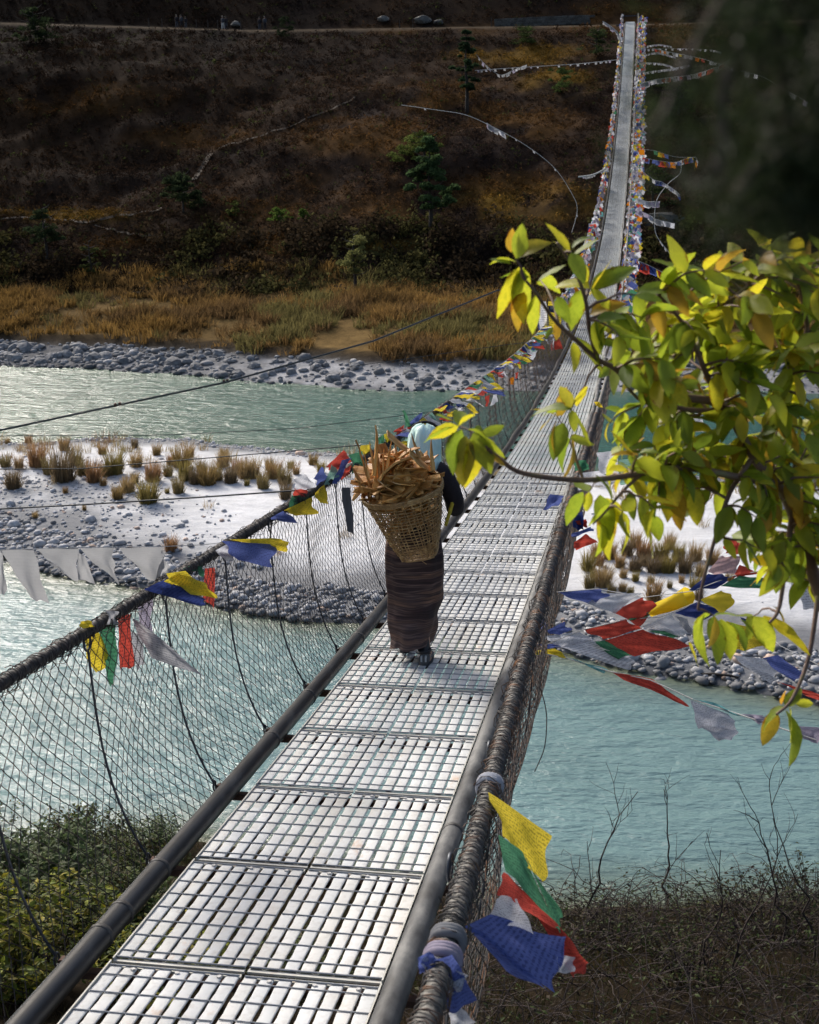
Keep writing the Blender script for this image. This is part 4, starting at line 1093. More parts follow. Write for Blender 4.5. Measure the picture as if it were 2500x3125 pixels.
# right-hand cluster over the river
def rowflags(lst, group, yfun, strings=()):
    for i, (c_, cr, cs, lab) in enumerate(lst):
        pts = [at(*cr(*q), yfun(cr(*q)[0])) for q in cs]
        patch('prayer_flag', pts, c_, .011, seed=100 + i, label=lab, cat='prayer flag', group=group)
yf = lambda u: float(I(u, [1600, 1700, 2500], [6.9, 6.8, 5.4]))
rowflags([
 ('blue', S_, [(195, 203), (440, 185), (505, 225), (370, 282)], 'pale blue prayer flag at the fence end of the upper string'),
 ('white', S_, [(360, 272), (470, 213), (690, 208), (530, 332)], 'white printed flag right of the pale blue one on the upper string'),
 ('red', S_, [(510, 325), (690, 236), (765, 272), (690, 400)], 'pinkish red flag between the printed white one and the rolled yellow one'),
 ('green', S_, [(612, 358), (730, 320), (735, 345), (650, 372)], 'dark green sliver of flag under the rolled yellow one'),
 ('red', S_, [(345, 425), (590, 364), (682, 420), (462, 486)], 'red flag left of the crossing of the two strings'),
 ('white', S_, [(680, 410), (860, 335), (965, 430), (940, 468)], 'white flag tapering right from the crossing of the strings'),
 ('green', S_, [(720, 430), (830, 432), (955, 455), (880, 470)], 'thin green flag edge below the tapering white one'),
 ('red', S_, [(465, 490), (690, 424), (992, 520), (650, 578)], 'largest bright red flag over the pebbles'),
 ('navy', S_, [(872, 332), (1010, 264), (1190, 298), (1060, 362)], 'navy blue flag arching right of the rolled yellow one'),
 ('yellow', S_, [(1028, 250), (1150, 198), (1228, 240), (1180, 330)], 'yellow flag above the arching navy one'),
 ('navy', S_, [(965, 195), (1075, 98), (1222, 108), (1130, 182)], 'navy blue flag under the leaves, highest of the cluster'),
 ('red', S_, [(1215, 125), (1265, 42), (1365, 100), (1262, 112)], 'red flag just under the hanging leaves'),
 ('red', crop(1250, 1400, .7246), [(1340, 350), (1400, 315), (1420, 400), (1322, 402)], 'upper red flag between the leaves and the pale pink one'),
 ('pink', S_, [(1070, 92), (1150, -5), (1275, -5), (1232, 100)], 'pale pink see-through flag left of the red one under the leaves'),
 ('green', S_, [(1145, 172), (1262, 108), (1405, 125), (1425, 192)], 'green flag under the red one below the leaves'),
 ('green', S_, [(390, 498), (472, 488), (640, 572), (540, 597)], 'green flag beneath the largest bright red one'),
 ('white', S_, [(190, 525), (385, 480), (640, 612), (615, 655)], 'thin white see-through flag swelling over the waterline'),
 ('blue', S_, [(115, 440), (232, 378), (275, 432), (200, 452)], 'small blue flag tied close to the grey hand cable'),
 ('blue', S_, [(95, 362), (120, 365), (130, 440), (100, 420)], 'tiny blue strip on the grey hand cable above the small blue flag'),
 ('white', S_, [(110, 462), (330, 440), (432, 482), (210, 532)], 'white flag between the small blue one and the first red one'),
 ('blue', S_, [(75, 512), (222, 503), (205, 528), (120, 535)], 'thin blue strip above the yellow tied end'),
 ('yellow', S_, [(45, 548), (182, 535), (252, 588), (60, 566)], 'twisted yellow flag end tied to the grey hand cable'),
 ('yellow', S_, [(1180, 372), (1330, 418), (1415, 522), (1200, 552)], 'large yellow flag behind the lowest leaf cluster'),
 ('navy', S_, [(1268, 350), (1312, 368), (1442, 500), (1420, 527)], 'navy flag lying diagonally over the large yellow one'),
 ('grey', S_, [(880, 345), (960, 360), (1010, 470), (960, 440)], 'grey shaded flag hanging below the arching navy one'),
 ('white', S_, [(1210, 570), (1430, 600), (1480, 700), (1452, 742)], 'white printed flag over the pebbles at the right'),
 ('blue', S_, [(1390, 592), (1480, 574), (1632, 690), (1592, 726)], 'blue flag at the right end of the printed white one'),
 ('red', S_, [(1468, 728), (1560, 750), (1740, 815), (1730, 835)], 'thin red flag edge running out at the right frame edge'),
 ('red', S_, [(490, 664), (740, 712), (985, 880), (830, 822)], 'dark red flag trailing low over the water'),
 ('white', S_, [(980, 836), (1200, 922), (1246, 1008), (1020, 1000)], 'white rounded flag hanging lowest over the water'),
 ('white', S_, [(1020, 985), (1246, 1000), (1215, 1075), (1150, 1070)], 'bottom fold of the lowest white flag over the water'),
 ('cyan', S_, [(245, 590), (310, 600), (480, 660), (470, 680)], 'pale cyan twisted flag starting the low string'),
 ('cyan', S_, [(985, 830), (1100, 850), (1262, 920), (1250, 932)], 'pale cyan twisted flag right of the dark red trailing one'),
 ('mauve', S_, [(1262, 918), (1400, 925), (1420, 960), (1380, 975)], 'pale twisted flag near the small hanging twig'),
 ('mauve', S_, [(1580, 985), (1740, 1000), (1740, 1100), (1640, 1070)], 'pale flag under the small hanging twig at the right edge'),
 ('white', S_, [(1530, 100), (1740, 60), (1740, 320), (1640, 300)], 'large blurred white flag behind the leaves at the right frame edge'),
 ('white', G_, [(1520, 1190), (1640, 1100), (1620, 1240), (1540, 1270)], 'grey-white pointed flag standing against the leaves'),
], 'prayer flags on the strings right of the bridge', yf)
# rolled yellow flag: a real roll
a, c_ = at(*S_(745, 320), 6.45), at(*S_(965, 225), 6.35)
b = MB(); rs_ = []
for k in range(9):
    t = k / 8; p = (a - a).lerp(c_ - a, t); r_ = .028 + .018 * t
    d = (c_ - a).normalized(); n1 = d.orthogonal().normalized(); n2 = d.cross(n1)
    rs_.append([p + (n1 * math.cos(q) + n2 * math.sin(q)) * r_ * (1 + .12 * math.sin(3 * q + t * 5)) for q in np.linspace(0, 6.283, 19)[:-1]])
b.loft(rs_, cap0=False, cap1=False)
o = b.build('prayer_flag', CM['yellow'], label='bright yellow flag rolled into a tube by the wind above the pebbles', cat='prayer flag', group='prayer flags on the strings right of the bridge'); o.location = a
def string(pts, r_, label, mt='string', cat='string', group=None, name='flag_string', sag=0):
    o0 = pts[0]; b = MB(); P = []
    n = 14 if len(pts) == 2 else 1
    for i in range(len(pts) - 1):
        for k in range(n): 
            t = k / n; P.append(pts[i].lerp(pts[i + 1], t) - Vector((0, 0, sag * 4 * t * (1 - t))) - o0)
    P.append(pts[-1] - o0); b.tube(P, r_, 5)
    o = b.build(name, MT[mt], label=label, cat=cat, group=group); o.location = o0; return o
string([at(*S_(*q), yf(S_(*q)[0])) for q in [(190, 205), (430, 186), (700, 236), (980, 200), (1220, 110), (1500, 60), (1740, 10)]], .0022, 'white string carrying the upper row of flags to the tree', group='flag strings right of the bridge')
string([at(*S_(*q), yf(S_(*q)[0])) for q in [(60, 540), (345, 425), (600, 366), (800, 350), (1010, 264), (1300, 350), (1500, 520), (1740, 640)]], .0022, 'string carrying the red, navy and yellow flags over the pebbles', group='flag strings right of the bridge')
string([at(*S_(*q), yf(S_(*q)[0])) for q in [(50, 552), (250, 592), (480, 664), (740, 720), (985, 832), (1262, 922), (1740, 1080)]], .0035, 'pale cyan string running low over the water to the right', group='flag strings right of the bridge')

# near right cluster tied to the grey cable
NR = [
 ('yellow', [(322, 256), (470, 380), (597, 446), (600, 560)], [(322, 256), (590, 445), (570, 662), (400, 450)], 3.0, 'yellow printed prayer flag hanging from the near grey cable'),
 ('green', None, [(378, 445), (480, 520), (632, 850), (400, 600)], 3.0, 'green prayer flag under the near yellow printed one'),
 ('green', None, [(480, 520), (545, 640), (640, 760), (630, 850)], 3.0, 'lower right tail of the near green flag'),
 ('red', None, [(396, 600), (480, 680), (655, 870), (372, 695)], 2.95, 'red prayer flag under the near green one'),
 ('red', None, [(480, 690), (640, 840), (762, 992), (695, 1050)], 2.95, 'red pointed tail blowing right of the near blue flag'),
 ('white', None, [(380, 700), (450, 712), (525, 872), (338, 785)], 2.92, 'white printed prayer flag between the near red and blue ones'),
 ('white', None, [(620, 950), (698, 960), (690, 1030), (630, 1025)], 2.92, 'small white printed corner at the tip of the near blue flag'),
 ('blue', None, [(232, 832), (345, 778), (660, 890), (602, 1118)], 2.85, 'largest blue prayer flag in the near right cluster'),
 ('blue', None, [(232, 832), (300, 850), (600, 1118), (420, 1020)], 2.84, 'lower fold of the largest near blue flag'),
]
for i, (c_, _, cs, Y_, lab) in enumerate(NR):
    pts = [at(*D_(*q), float(I(D_(*q)[1], [2400, 2650, 2830, 3040], [3.62, 3.2, 2.95, 2.8])) - .04 * (3.0 - Y_) * 10 * .1 + .0003 * (q[0] - 300)) for q in cs]
    patch('prayer_flag', pts, c_, .007, n=12, seed=300 + i, label=lab, cat='prayer flag', group='near cluster of flags on the grey cable')
def cable_at(v):
    best = min((abs(1562.5 - FPX * (q.dot(UP)) / q.dot(FW) - v), y) for y, q in ((y, Vector((XC + hlat(1, y), y, zp(y) + hdzR(y)))) for y in np.arange(2.2, 9, .02)))
    return best[1]
def knot(u, v, Y, rad, colr, label, tails=()):
    Y = cable_at(v); c = Vector((XC + hlat(1, Y), Y, zp(Y) + hdzR(Y))); e_ = empty('knotted_flag', c, label=label, cat='prayer flag')
    b = MB()
    for q in range(3):
        b.tube([Vector((rad * math.cos(a), (q - 1) * .012 + .004 * math.sin(3 * a), rad * math.sin(a))) for a in np.linspace(0, 6.283, 19)], [rad * .3] * 19, 7, caps=False)
    b.build('wrap', CM[colr], e_)
    for (u1, v1, u2, v2, wd, cc) in tails:
        p1 = at(u1, v1, Y - .05) - c; p2 = at(u2, v2, Y - .06) - c; m_ = (p1 + p2) / 2 + Vector((.02, 0, .02))
        side_ = (p2 - p1).cross(Vector(FW)).normalized() * wd
        patch('tail', [p1 - side_ * .5, p1 + side_ * .5, p2 + side_, p2 - side_], cc, .008, parent=e_, origin=Vector((0, 0, 0)), seed=int(u1))
knot(1478, 2398, 3.95, .036, 'white', 'pale blue and white rag knotted round the grey cable above the yellow flag')
knot(*D_(110, 985), 2.95, .038, 'mauve', 'blue and white cloth knotted round the grey cable at the bottom edge', [(*D_(150, 960), *D_(225, 1170), .035, 'blue'), (*D_(60, 960), *D_(215, 1090), .03, 'white'), (*D_(190, 1180), *D_(230, 1260), .03, 'white'), (*D_(60, 950), *D_(90, 1010), .03, 'blue')])
knot(*D_(130, 900), 2.85, .036, 'grey', 'grey rag knotted round the cable just above the blue and white one')
# black strip of rag dangling on the left fence
pts = [atl(*B_(1440, 880), -.9), atl(*B_(1475, 880), -.9), atl(*B_(1492, 1085), -.87), atl(*B_(1462, 1060), -.88)]
CM['dark'] = MT['dark']
patch('rag', pts, 'dark', .006, seed=9, label='frayed black rag dangling inside the left fence beside the basket', cat='rag')
# white flags on the string running to the left
ws = [(0, 1678), (235, 1671), (500, 1668), (625, 1662), (685, 1655)]
string([at(-60, 1680, 6.9)] + [at(u, v, 7.15 + u * .0003) for u, v in ws], .0022, 'thin white string tied to the left cable and leaving the frame at the left', group=None)
for i, (cs, lab) in enumerate([([(-30, 1679), (4, 1679), (22, 1800), (-10, 1830)], 'sliver of faded white flag cut by the left frame edge'),
        ([(0, 1678), (103, 1676), (145, 1838), (92, 1826)], 'largest faded white flag hanging at the left frame edge'),
        ([(105, 1676), (238, 1672), (235, 1778), (190, 1740)], 'faded white flag second from the left on the string'),
        ([(236, 1685), (262, 1700), (290, 1785), (238, 1765)], 'narrow faded flag behind the gap between the second and third'),
        ([(240, 1673), (345, 1671), (350, 1745), (368, 1790)], 'faded white flag third from the left on the string'),
        ([(365, 1672), (497, 1668), (495, 1770), (460, 1775)], 'faded white flag nearest to the yellow and navy pair'),
        ([(495, 1700), (520, 1730), (500, 1760), (470, 1780)], 'curled grey edge of the last faded flag on the string')]):
    patch('prayer_flag', [at(u, v, 7.15 + u * .0003) for u, v in cs], 'gauze', .01, seed=400 + i, label=lab, cat='prayer flag', group='faded white flags on the left string')

# cloth lumps on the right rail behind the leaves
for i, (c_, cr, cs, lab) in enumerate([
 ('green', G_, [(690, 1045), (745, 1040), (760, 1080), (700, 1090)], 'dark green cloth on the right rail behind the leaves'),
 ('white', G_, [(720, 1095), (800, 1085), (860, 1140), (710, 1165)], 'cream white cloth bundle on the right rail under the dark twig'),
 ('white', G_, [(790, 1010), (870, 1000), (885, 1110), (800, 1090)], 'white printed cloth showing between the leaves at the right rail'),
 ('mintf', G_, [(885, 1040), (975, 1030), (1005, 1150), (890, 1140)], 'mint green cloth swelling right of the white one behind the leaves'),
 ('mintf', G_, [(975, 1120), (1030, 1120), (1105, 1190), (1000, 1175)], 'mint green cloth tail hanging below the dark twig'),
 ('green', G_, [(1030, 1200), (1100, 1190), (1150, 1235), (1080, 1240)], 'dark green cloth scrap over the brown grass right of the rail'),
 ('blue', G_, [(590, 1185), (650, 1190), (632, 1232), (565, 1248)], 'bright blue prayer flag blown in over the deck from the right rail'),
 ('navy', crop(1250, 1400, .7246), [(680, 240), (730, 222), (735, 300), (690, 290)], 'navy flag at the right rail under the yellow leaf'),
 ('red', crop(1250, 1400, .7246), [(700, 262), (745, 255), (750, 285), (712, 295)], 'small red flag at the right rail under the yellow leaf'),
 ('blue', crop(1250, 1400, .7246), [(680, 318), (760, 288), (778, 305), (690, 328)], 'bright blue strip of flag above the dark red one at the right rail'),
 ('red', crop(1250, 1400, .7246), [(690, 355), (740, 318), (795, 352), (700, 385)], 'dark red flag pointing right at the right rail'),
 ('white', G_, [(1165, 850), (1235, 840), (1240, 925), (1160, 910)], 'bright white printed cloth seen through the middle of the leaves'),
 ('white', G_, [(1000, 730), (1020, 735), (1010, 800), (985, 780)], 'narrow white cloth seen between leaves above the middle'),
 ('yellow', G_, [(778, 795), (800, 795), (818, 822), (785, 812)], 'small yellow flag on the far edge of the deck behind the leaves'),
 ('white', G_, [(1395, 1015), (1440, 1010), (1440, 1060), (1400, 1060)], 'small bright white cloth behind the lower right leaves')]):
    Y_ = 10.6 if i < 7 else 9.6
    if i > 10: Y_ = 15
    patch('prayer_flag', [at(*cr(*q), Y_) for q in cs], c_, .02, seed=500 + i, label=lab, cat='prayer flag', group='cloths tied along the right rail')

# yellow banner with a printed picture
bn = empty('banner', atl(*G_(560, 505), -1.0), label='tall narrow yellow banner with a small dark blue picture tied to the left rail', cat='banner')
o0 = bn.location.copy()
bq = lambda x, y: at(*G_(x, y), o0.y) - o0
patch('cloth', [bq(523, 375), bq(575, 372), bq(600, 520), bq(550, 515)], 'white', .02, parent=bn, origin=Vector(), seed=1)
patch('cloth', [bq(585, 372), bq(640, 375), bq(635, 520), bq(560, 505)], 'yellow', .02, parent=bn, origin=Vector(), seed=2)
patch('blue_edging', [bq(520, 375), bq(529, 375), bq(552, 500), bq(546, 500)], 'blue', .01, parent=bn, origin=Vector((0, .01, 0)), seed=3)
patch('picture', [bq(584, 390), bq(610, 390), bq(612, 418), bq(586, 418)], 'navy', .003, parent=bn, origin=Vector((0, .03, 0)), seed=4)
patch('picture_panel', [bq(594, 392), bq(606, 392), bq(607, 404), bq(595, 404)], 'white', .002, parent=bn, origin=Vector((0, .05, 0)), seed=5)
patch('ribbon', [bq(608, 372), bq(618, 358), bq(632, 360), bq(612, 376)], 'blue', .005, parent=bn, origin=Vector(), seed=6)
b = MB(); b.tube([bq(583, 540), bq(582, 360)], .012, 6); b.build('pole', MT['bark'], bn)

# ------------------------------------------------------------------ masses of flags along the far rails
def fl_template(c_, k):
    r_ = random.Random(k * 7 + hash(c_) % 5 if False else k * 7 + len(c_))
    V, F, UV = [], [], []; n = 4
    for j in range(n + 1):
        for i in range(n + 1):
            s, t = i / n, j / n
            V.append(((s - .5) * .26, .03 * math.sin(5 * s + 3 * t + k) , -t * .26 * (1 - .25 * (s if k % 2 else 0)) + .02 * math.sin(4 * s + k)))
            UV.append((s, t))
    for j in range(n):
        for i in range(n): F.append((j * (n + 1) + i, j * (n + 1) + i + 1, (j + 1) * (n + 1) + i + 1, (j + 1) * (n + 1) + i))
    return np_mesh('prayer_flag', V, F, CM[c_], uv=UV, smooth=True)
FT = {(c_, k): fl_template(c_, k) for c_ in ('white', 'grey', 'blue', 'navy', 'yellow', 'red', 'green', 'orange', 'mauve', 'cyan', 'pink') for k in range(3)}
cw_ = ['white'] * 9 + ['mauve'] * 5 + ['grey'] * 2 + ['blue'] * 3 + ['yellow'] * 3 + ['red'] * 2 + ['orange'] * 2 + ['cyan', 'pink', 'green', 'green', 'navy']
allf = []
for q in range(3600):
    y = 33 + 142 * (random.random() ** 1.1); t = random.random() ** 1.1
    lat = 1.02 - .12 * t + random.random() ** 1.5 * (.25 + .65 * min(1, max(0, (y - 45) / 60)))
    allf.append((y, lat, 1.15 - .95 * t))
for q in range(900):
    y = 38 + 137 * (random.random() ** 1.1); t = random.random() ** 1.6
    allf.append((y, -1.0 + .1 * t + random.uniform(-.1, .03), 1.22 - .7 * t))
allf.sort()
V_, F_all, MI = {}, {}, 0
bulk = {}
for n_, (y, lat, dz) in enumerate(allf):
    c_ = random.choice(cw_); k = random.randrange(3)
    loc = Vector((XC + lat, y, zp(y) + dz)); ez = (random.uniform(-.6, .6), random.uniform(-1.1, .5) * (1 if lat > 0 else .6), random.uniform(-.9, 2.2)); sc = random.uniform(.7, 1.35)
    if n_ < 150:
        o = link('prayer_flag', FT[(c_, k)], label='small %s prayer flag in the crowded row along the far %s rail' % ({'mauve': 'pale mauve', 'cyan': 'pale cyan'}.get(c_, c_), 'right' if lat > 0 else 'left'), cat='prayer flag', group='%s prayer flags crowded on the far %s rail' % (c_, 'right' if lat > 0 else 'left'))
        o.location = loc; o.rotation_euler = ez; o.scale = (sc,) * 3
    else:
        Mx = Matrix.Translation(loc) @ Matrix.LocRotScale(None, __import__('mathutils').Euler(ez), (sc,) * 3)
        tm = FT[(c_, k)]
        co = np.array([(Mx @ v.co)[:] for v in tm.vertices]); 
        bulk.setdefault(c_, []).append(co)
tf = np.array([tuple(p.vertices) for p in FT[('white', 0)].polygons])
tuv = np.array([(i / 4, j / 4) for j in range(5) for i in range(5)])
Vb, Fb, Ub, Mb = [], [], [], []
for mi, (c_, lst) in enumerate(bulk.items()):
    for co in lst:
        Fb.append(tf + 25 * len(Vb)); Vb.append(co); Ub.append(tuv); Mb += [mi] * len(tf)
me = np_mesh('far_prayer_flags', np.concatenate(Vb), np.concatenate(Fb), None, uv=np.concatenate(Ub), smooth=True)
for c_ in bulk: me.materials.append(CM[c_])
me.polygons.foreach_set('material_index', Mb)
link('far_prayer_flags', me, kind='stuff', label='hundreds of tiny prayer flags crowding both rails of the far half of the bridge', cat='prayer flags')

# ------------------------------------------------------------------ guy wires and distant flag strings
def P2(u, v, Y): return at(u, v, Y)
end = Vector((XC - .8, 50, zp(50)))
s1 = P2(-260, 1368, 34); 
gw = string([s1, P2(360, 1236, 38.5), P2(690, 1166, 41), P2(1140, 1040, 45.5), P2(1520, 885, 50), end], .035, 'thickest dark guy wire rising from the left frame edge to the bridge', 'cable', 'wire', 'guy wires left of the bridge', 'guy_wire')
for (u, v, Y) in ((352, 1240, 38.4), (366, 1237, 38.5), (684, 1168, 41), (694, 1166, 41.1)):
    b = MB(); p = P2(u, v, Y) - s1; b.tube([p - Vector((.03, 0, -.05)), p + Vector((.03, 0, .05))], .06, 6); b.build('cable_clamp', MT['rust'], gw)
string([P2(-60, 1330, 40), P2(500, 1328, 41), P2(900, 1308, 42), P2(1500, 1235, 44)], .012, 'thinnest guy wire crossing the far river in front of the tussocks', 'cable', 'wire', 'guy wires left of the bridge', 'guy_wire')
string([P2(-60, 1432, 22), P2(250, 1430, 22), P2(700, 1392, 21.5), P2(1100, 1358, 21)], .010, 'guy wire crossing the tussock band on the sandbar', 'cable', 'wire', 'guy wires left of the bridge', 'guy_wire')
string([P2(-60, 1556, 13), P2(250, 1540, 12.7), P2(600, 1518, 12.4), P2(900, 1497, 12.2)], .009, 'lowest guy wire crossing the white sand', 'cable', 'wire', 'guy wires left of the bridge', 'guy_wire')
string([P2(1060, 1120, 40), P2(1560, 1050, 42), P2(1700, 1035, 44)], .010, 'short thin wire over the dry plateau grass near the bridge', 'cable', 'wire', 'guy wires left of the bridge', 'guy_wire')

def curve(pix, Y, n=10):
    """smooth curve through pixels at distance(s) Y"""
    Ys = Y if hasattr(Y, '__len__') else [Y] * len(pix)
    P = [at(u, v, y) for (u, v), y in zip(pix, Ys)]
    out = []
    for i in range(len(P) - 1):
        p0 = P[max(i - 1, 0)]; p1 = P[i]; p2 = P[i + 1]; p3 = P[min(i + 2, len(P) - 1)]
        for k in range(n):
            t = k / n
            out.append(.5 * ((2 * p1) + (-p0 + p2) * t + (2 * p0 - 5 * p1 + 4 * p2 - p3) * t * t + (-p0 + 3 * p1 - 3 * p2 + p3) * t ** 3))
    out.append(P[-1]); return out
def flagline(pix, Y, label, cols, size, r_=.02, dens=1.0):
    P = curve(pix, Y); e_ = empty('flag_line', P[0], label=label, cat='flag line', group='lines of tiny flags strung to the far bank')
    b = MB(); b.tube([p - P[0] for p in P], r_, 4); b.build('string', MT['string'], e_)
    for i in range(len(P) - 1):
        if random.random() > dens: continue
        c_ = random.choice(cols)
        p = P[i].lerp(P[i + 1], random.random()) - P[0]; s = size * random.uniform(.7, 1.3)
        d = (P[i + 1] - P[i]).normalized() * s
        dn = Vector((random.uniform(-.3, .5), 0, -1)) * s
        patch('flag', [p, p + d, p + d + dn, p + dn], c_, .02 * s, n=3, parent=e_, origin=Vector(), seed=i)
wc = ['white', 'gauze', 'grey', 'gauze', 'mauve']
mc = ['yellow', 'orange', 'blue', 'red', 'white', 'green', 'orange']
flagline([(1450, 215), (1600, 205), (1760, 195), (1885, 182)], 150, 'white flag line reaching the bridge top from the dark pine at the left', wc, .2, .03, .6)
flagline([(1453, 165), (1480, 195), (1525, 228), (1565, 215), (1600, 200)], 152, 'short sagging white flag line beside the dark pine', wc, .3, .02, .5)
flagline([(1225, 320), (1330, 335), (1420, 350), (1500, 385), (1600, 440), (1690, 510), (1745, 590), (1762, 640), (1745, 710)], 70, 'long bare pale line curving down the hillside to the leaves', ['grey'], .1, .013, .03)
flagline([(1485, 375), (1500, 385), (1530, 402)], 69, 'knot of white cloth on the curving pale line', wc, .2, .02, .7)
flagline([(1765, 540), (1810, 533), (1848, 515)], 90, 'short thick white line left of the bridge over the scrub', wc, .16, .05, .5)
flagline([(1840, 65), (1868, 83), (1885, 100), (1894, 125)], 160, 'white flag line hooking up to the trees at the left of the bridge top', wc, .3, .05, .9)
flagline([(1975, 140), (2010, 135), (2045, 140)], 150, 'topmost short white flag line right of the bridge', wc, .17, .010, .7)
flagline([(1975, 150), (2080, 148), (2170, 152), (2200, 158)], 150, 'long level white flag line right of the bridge', wc, .17, .010, .7)
flagline([(1990, 147), (2060, 162), (2140, 178), (2230, 205)], 148, 'descending mixed flag line right of the bridge', wc + mc, .3, .03, .8)
flagline([(1965, 168), (2000, 160), (2030, 165), (2060, 173)], 145, 'short arching white flag line right of the bridge', wc, .17, .010, .7)
flagline([(1960, 190), (2010, 192), (2040, 198), (2062, 208)], 140, 'white flag line with upright flags below the arching one', wc, .18, .010, .95)
flagline([(1960, 221), (2020, 213), (2060, 207), (2100, 198)], 138, 'white flag line rising to the right below the upright flags', wc, .18, .010, .9)
flagline([(1952, 257), (2000, 243), (2050, 236), (2120, 226), (2190, 203), (2230, 180)], 130, 'lowest long flag line, white then red then white', wc + ['red'], .35, .03, .8)
flagline([(2260, 215), (2330, 235), (2400, 275), (2500, 330)], 120, 'sparse flag line crossing the dark shaded slope at the right', wc, .3, .01, .3)
flagline([(1950, 455), (2000, 460), (2060, 478), (2120, 480), (2125, 490)], 90, 'upper bright multicoloured flag line right of the bridge', mc, .30, .010, .42)
flagline([(1960, 480), (2010, 490), (2060, 495), (2090, 485), (2125, 478)], 88, 'lower bright multicoloured flag line right of the bridge', mc, .30, .010, .42)
flagline([(1935, 500), (1990, 545), (2020, 555), (2060, 580), (2070, 590)], 80, 'tangled white and yellow flag line below the bright ones', wc + ['yellow', 'navy'], .22, .012, .5)
flagline([(2080, 500), (2075, 530), (2040, 560), (2005, 610), (1998, 670), (2003, 715), (2030, 755), (2070, 800), (2130, 850)], 60, 'long pale line curving from the scrub down to the leaves at the right', ['grey'], .12, .014, .05)
flagline([(1940, 605), (1975, 615), (2000, 615)], 70, 'short white line over the dark slope right of the bridge', wc, .25, .02, .6)
flagline([(1935, 635), (1980, 655), (2000, 668), (2050, 680)], 62, 'torn white cloths on a line over the dark rock', wc, .2, .010, .6)
flagline([(1945, 795), (1985, 812), (2030, 835)], 50, 'short line with blue, yellow and red flags above the curled leaf', ['blue', 'yellow', 'red', 'white', 'navy'], .28, .01, .55)
flagline([(2070, 860), (2100, 865), (2140, 862)], 48, 'short line with a red, a white and a navy flag at the leaves', ['red', 'white', 'navy'], .3, .01, .5)
flagline([(2050, 888), (2120, 892), (2200, 890)], 55, 'line of small white flags low over the brown plateau at the right', wc, .3, .012, .8)

# ------------------------------------------------------------------ stones
ph = (1 + 5 ** .5) / 2
ICO = np.array([(-1, ph, 0), (1, ph, 0), (-1, -ph, 0), (1, -ph, 0), (0, -1, ph), (0, 1, ph), (0, -1, -ph), (0, 1, -ph), (ph, 0, -1), (ph, 0, 1), (-ph, 0, -1), (-ph, 0, 1)]) / math.sqrt(1 + ph * ph)
ICF = np.array([(0, 11, 5), (0, 5, 1), (0, 1, 7), (0, 7, 10), (0, 10, 11), (1, 5, 9), (5, 11, 4), (11, 10, 2), (10, 7, 6), (7, 1, 8), (3, 9, 4), (3, 4, 2), (3, 2, 6), (3, 6, 8), (3, 8, 9), (4, 9, 5), (2, 4, 11), (6, 2, 10), (8, 6, 7), (9, 8, 1)])
def stones(name, pts, rad, cols_, label):
    n = len(pts)
    a = rng.uniform(0, 6.28, n); sx = rng.uniform(.8, 1.45, n); sy = rng.uniform(.7, 1.1, n); sz = rng.uniform(.42, .75, n)
    b_ = ICO[None] * (1 + rng.uniform(-.13, .13, (n, 12, 1)))
    b_ = b_ * np.stack([sx, sy, sz], 1)[:, None] * rad[:, None, None]
    ca, sa = np.cos(a)[:, None], np.sin(a)[:, None]
    x = b_[..., 0] * ca - b_[..., 1] * sa; y = b_[..., 0] * sa + b_[..., 1] * ca
    V = np.stack([x + pts[:, 0:1], y + pts[:, 1:2], b_[..., 2] + pts[:, 2:3]], -1).reshape(-1, 3)
    F = (np.arange(n)[:, None, None] * 12 + ICF[None]).reshape(-1, 3)
    C = np.repeat(cols_, 12, 0)
    return link(name, np_mesh(name, V, F, MT['stonev'], C, smooth=True), kind='stuff', label=label, cat='stones')
# shingle on the sandbar
n = 60000
X = rng.uniform(-48, 22, n); Y = rng.uniform(40, 76, n)
e1 = Y - ne(X); e2 = bf(X) - Y
leftm = np.clip((-17 - X - (Y - 55) * .55) / 6, 0, 1) * np.clip((68 - Y) / 6, 0, 1)
dens = np.where(e1 < np.where((X < -8) & (X > -24), 2.7, 3.6) + 1.6 * (fbm(X * .3, Y * .3) - .5), 1.0, 0) + np.where(e2 < 2.2 + 2 * (fbm(X * .3, Y * .3) - .5), .45, 0) + .38 * leftm + .004
keep = (e1 > -.5) & (e2 > -.3) & (rng.random(n) < dens)
X, Y = X[keep], Y[keep]; e1 = e1[keep]; e2 = e2[keep]
Z = height(X, Y)
rad = rng.lognormal(-2.35, .38, len(X)); rad = np.where(e1 < 4.5, rad * 1.05, rad * .7); rad = np.clip(rad * np.where(rng.random(len(X)) < .06, 1.7, 1), .04, .34)
g = rng.uniform(.16, .46, len(X)); g = np.where(e1 > 4.6, g * .6 + .24, g)
cl = np.stack([g, g * 1.01, g * 1.05], 1)
br = rng.random(len(X)) < .05; cl[br] *= np.array([1.25, .95, .75])
wet = np.clip(1 - e1 / .8, 0, 1)[:, None]; cl = cl * (1 - .5 * wet)
stones('shingle', np.stack([X, Y, Z + rad * .25], 1), rad, cl, 'grey river pebbles along the edges of the sandbar')
# rubble on the far shore
n = 6500
X = rng.uniform(-75, 14, n); t = -.7 + 6.4 * rng.random(n) ** 1.15; Y = fs(X) + t
keep = rng.random(n) < np.where(X > -30, .35, 1) * np.clip(fbm(X * .25 + 8, Y * .5) * 3 - .55, .2, 1); X, Y, t = X[keep], Y[keep], t[keep]
rad = np.clip(rng.lognormal(-2.05, .6, len(X)), .06, .5) * (.6 + .8 * fbm(X * .3, Y * .6))
g = rng.uniform(.12, .34, len(X)); cl = np.stack([g, g * 1.0, g * 1.02], 1) * (1 - .45 * np.clip(1 - t / 1.2, 0, 1))[:, None]
stones('shore_rubble', np.stack([X, Y, height(X, Y) + rad * .2], 1), rad, cl, 'grey broken rock lining the far shore')
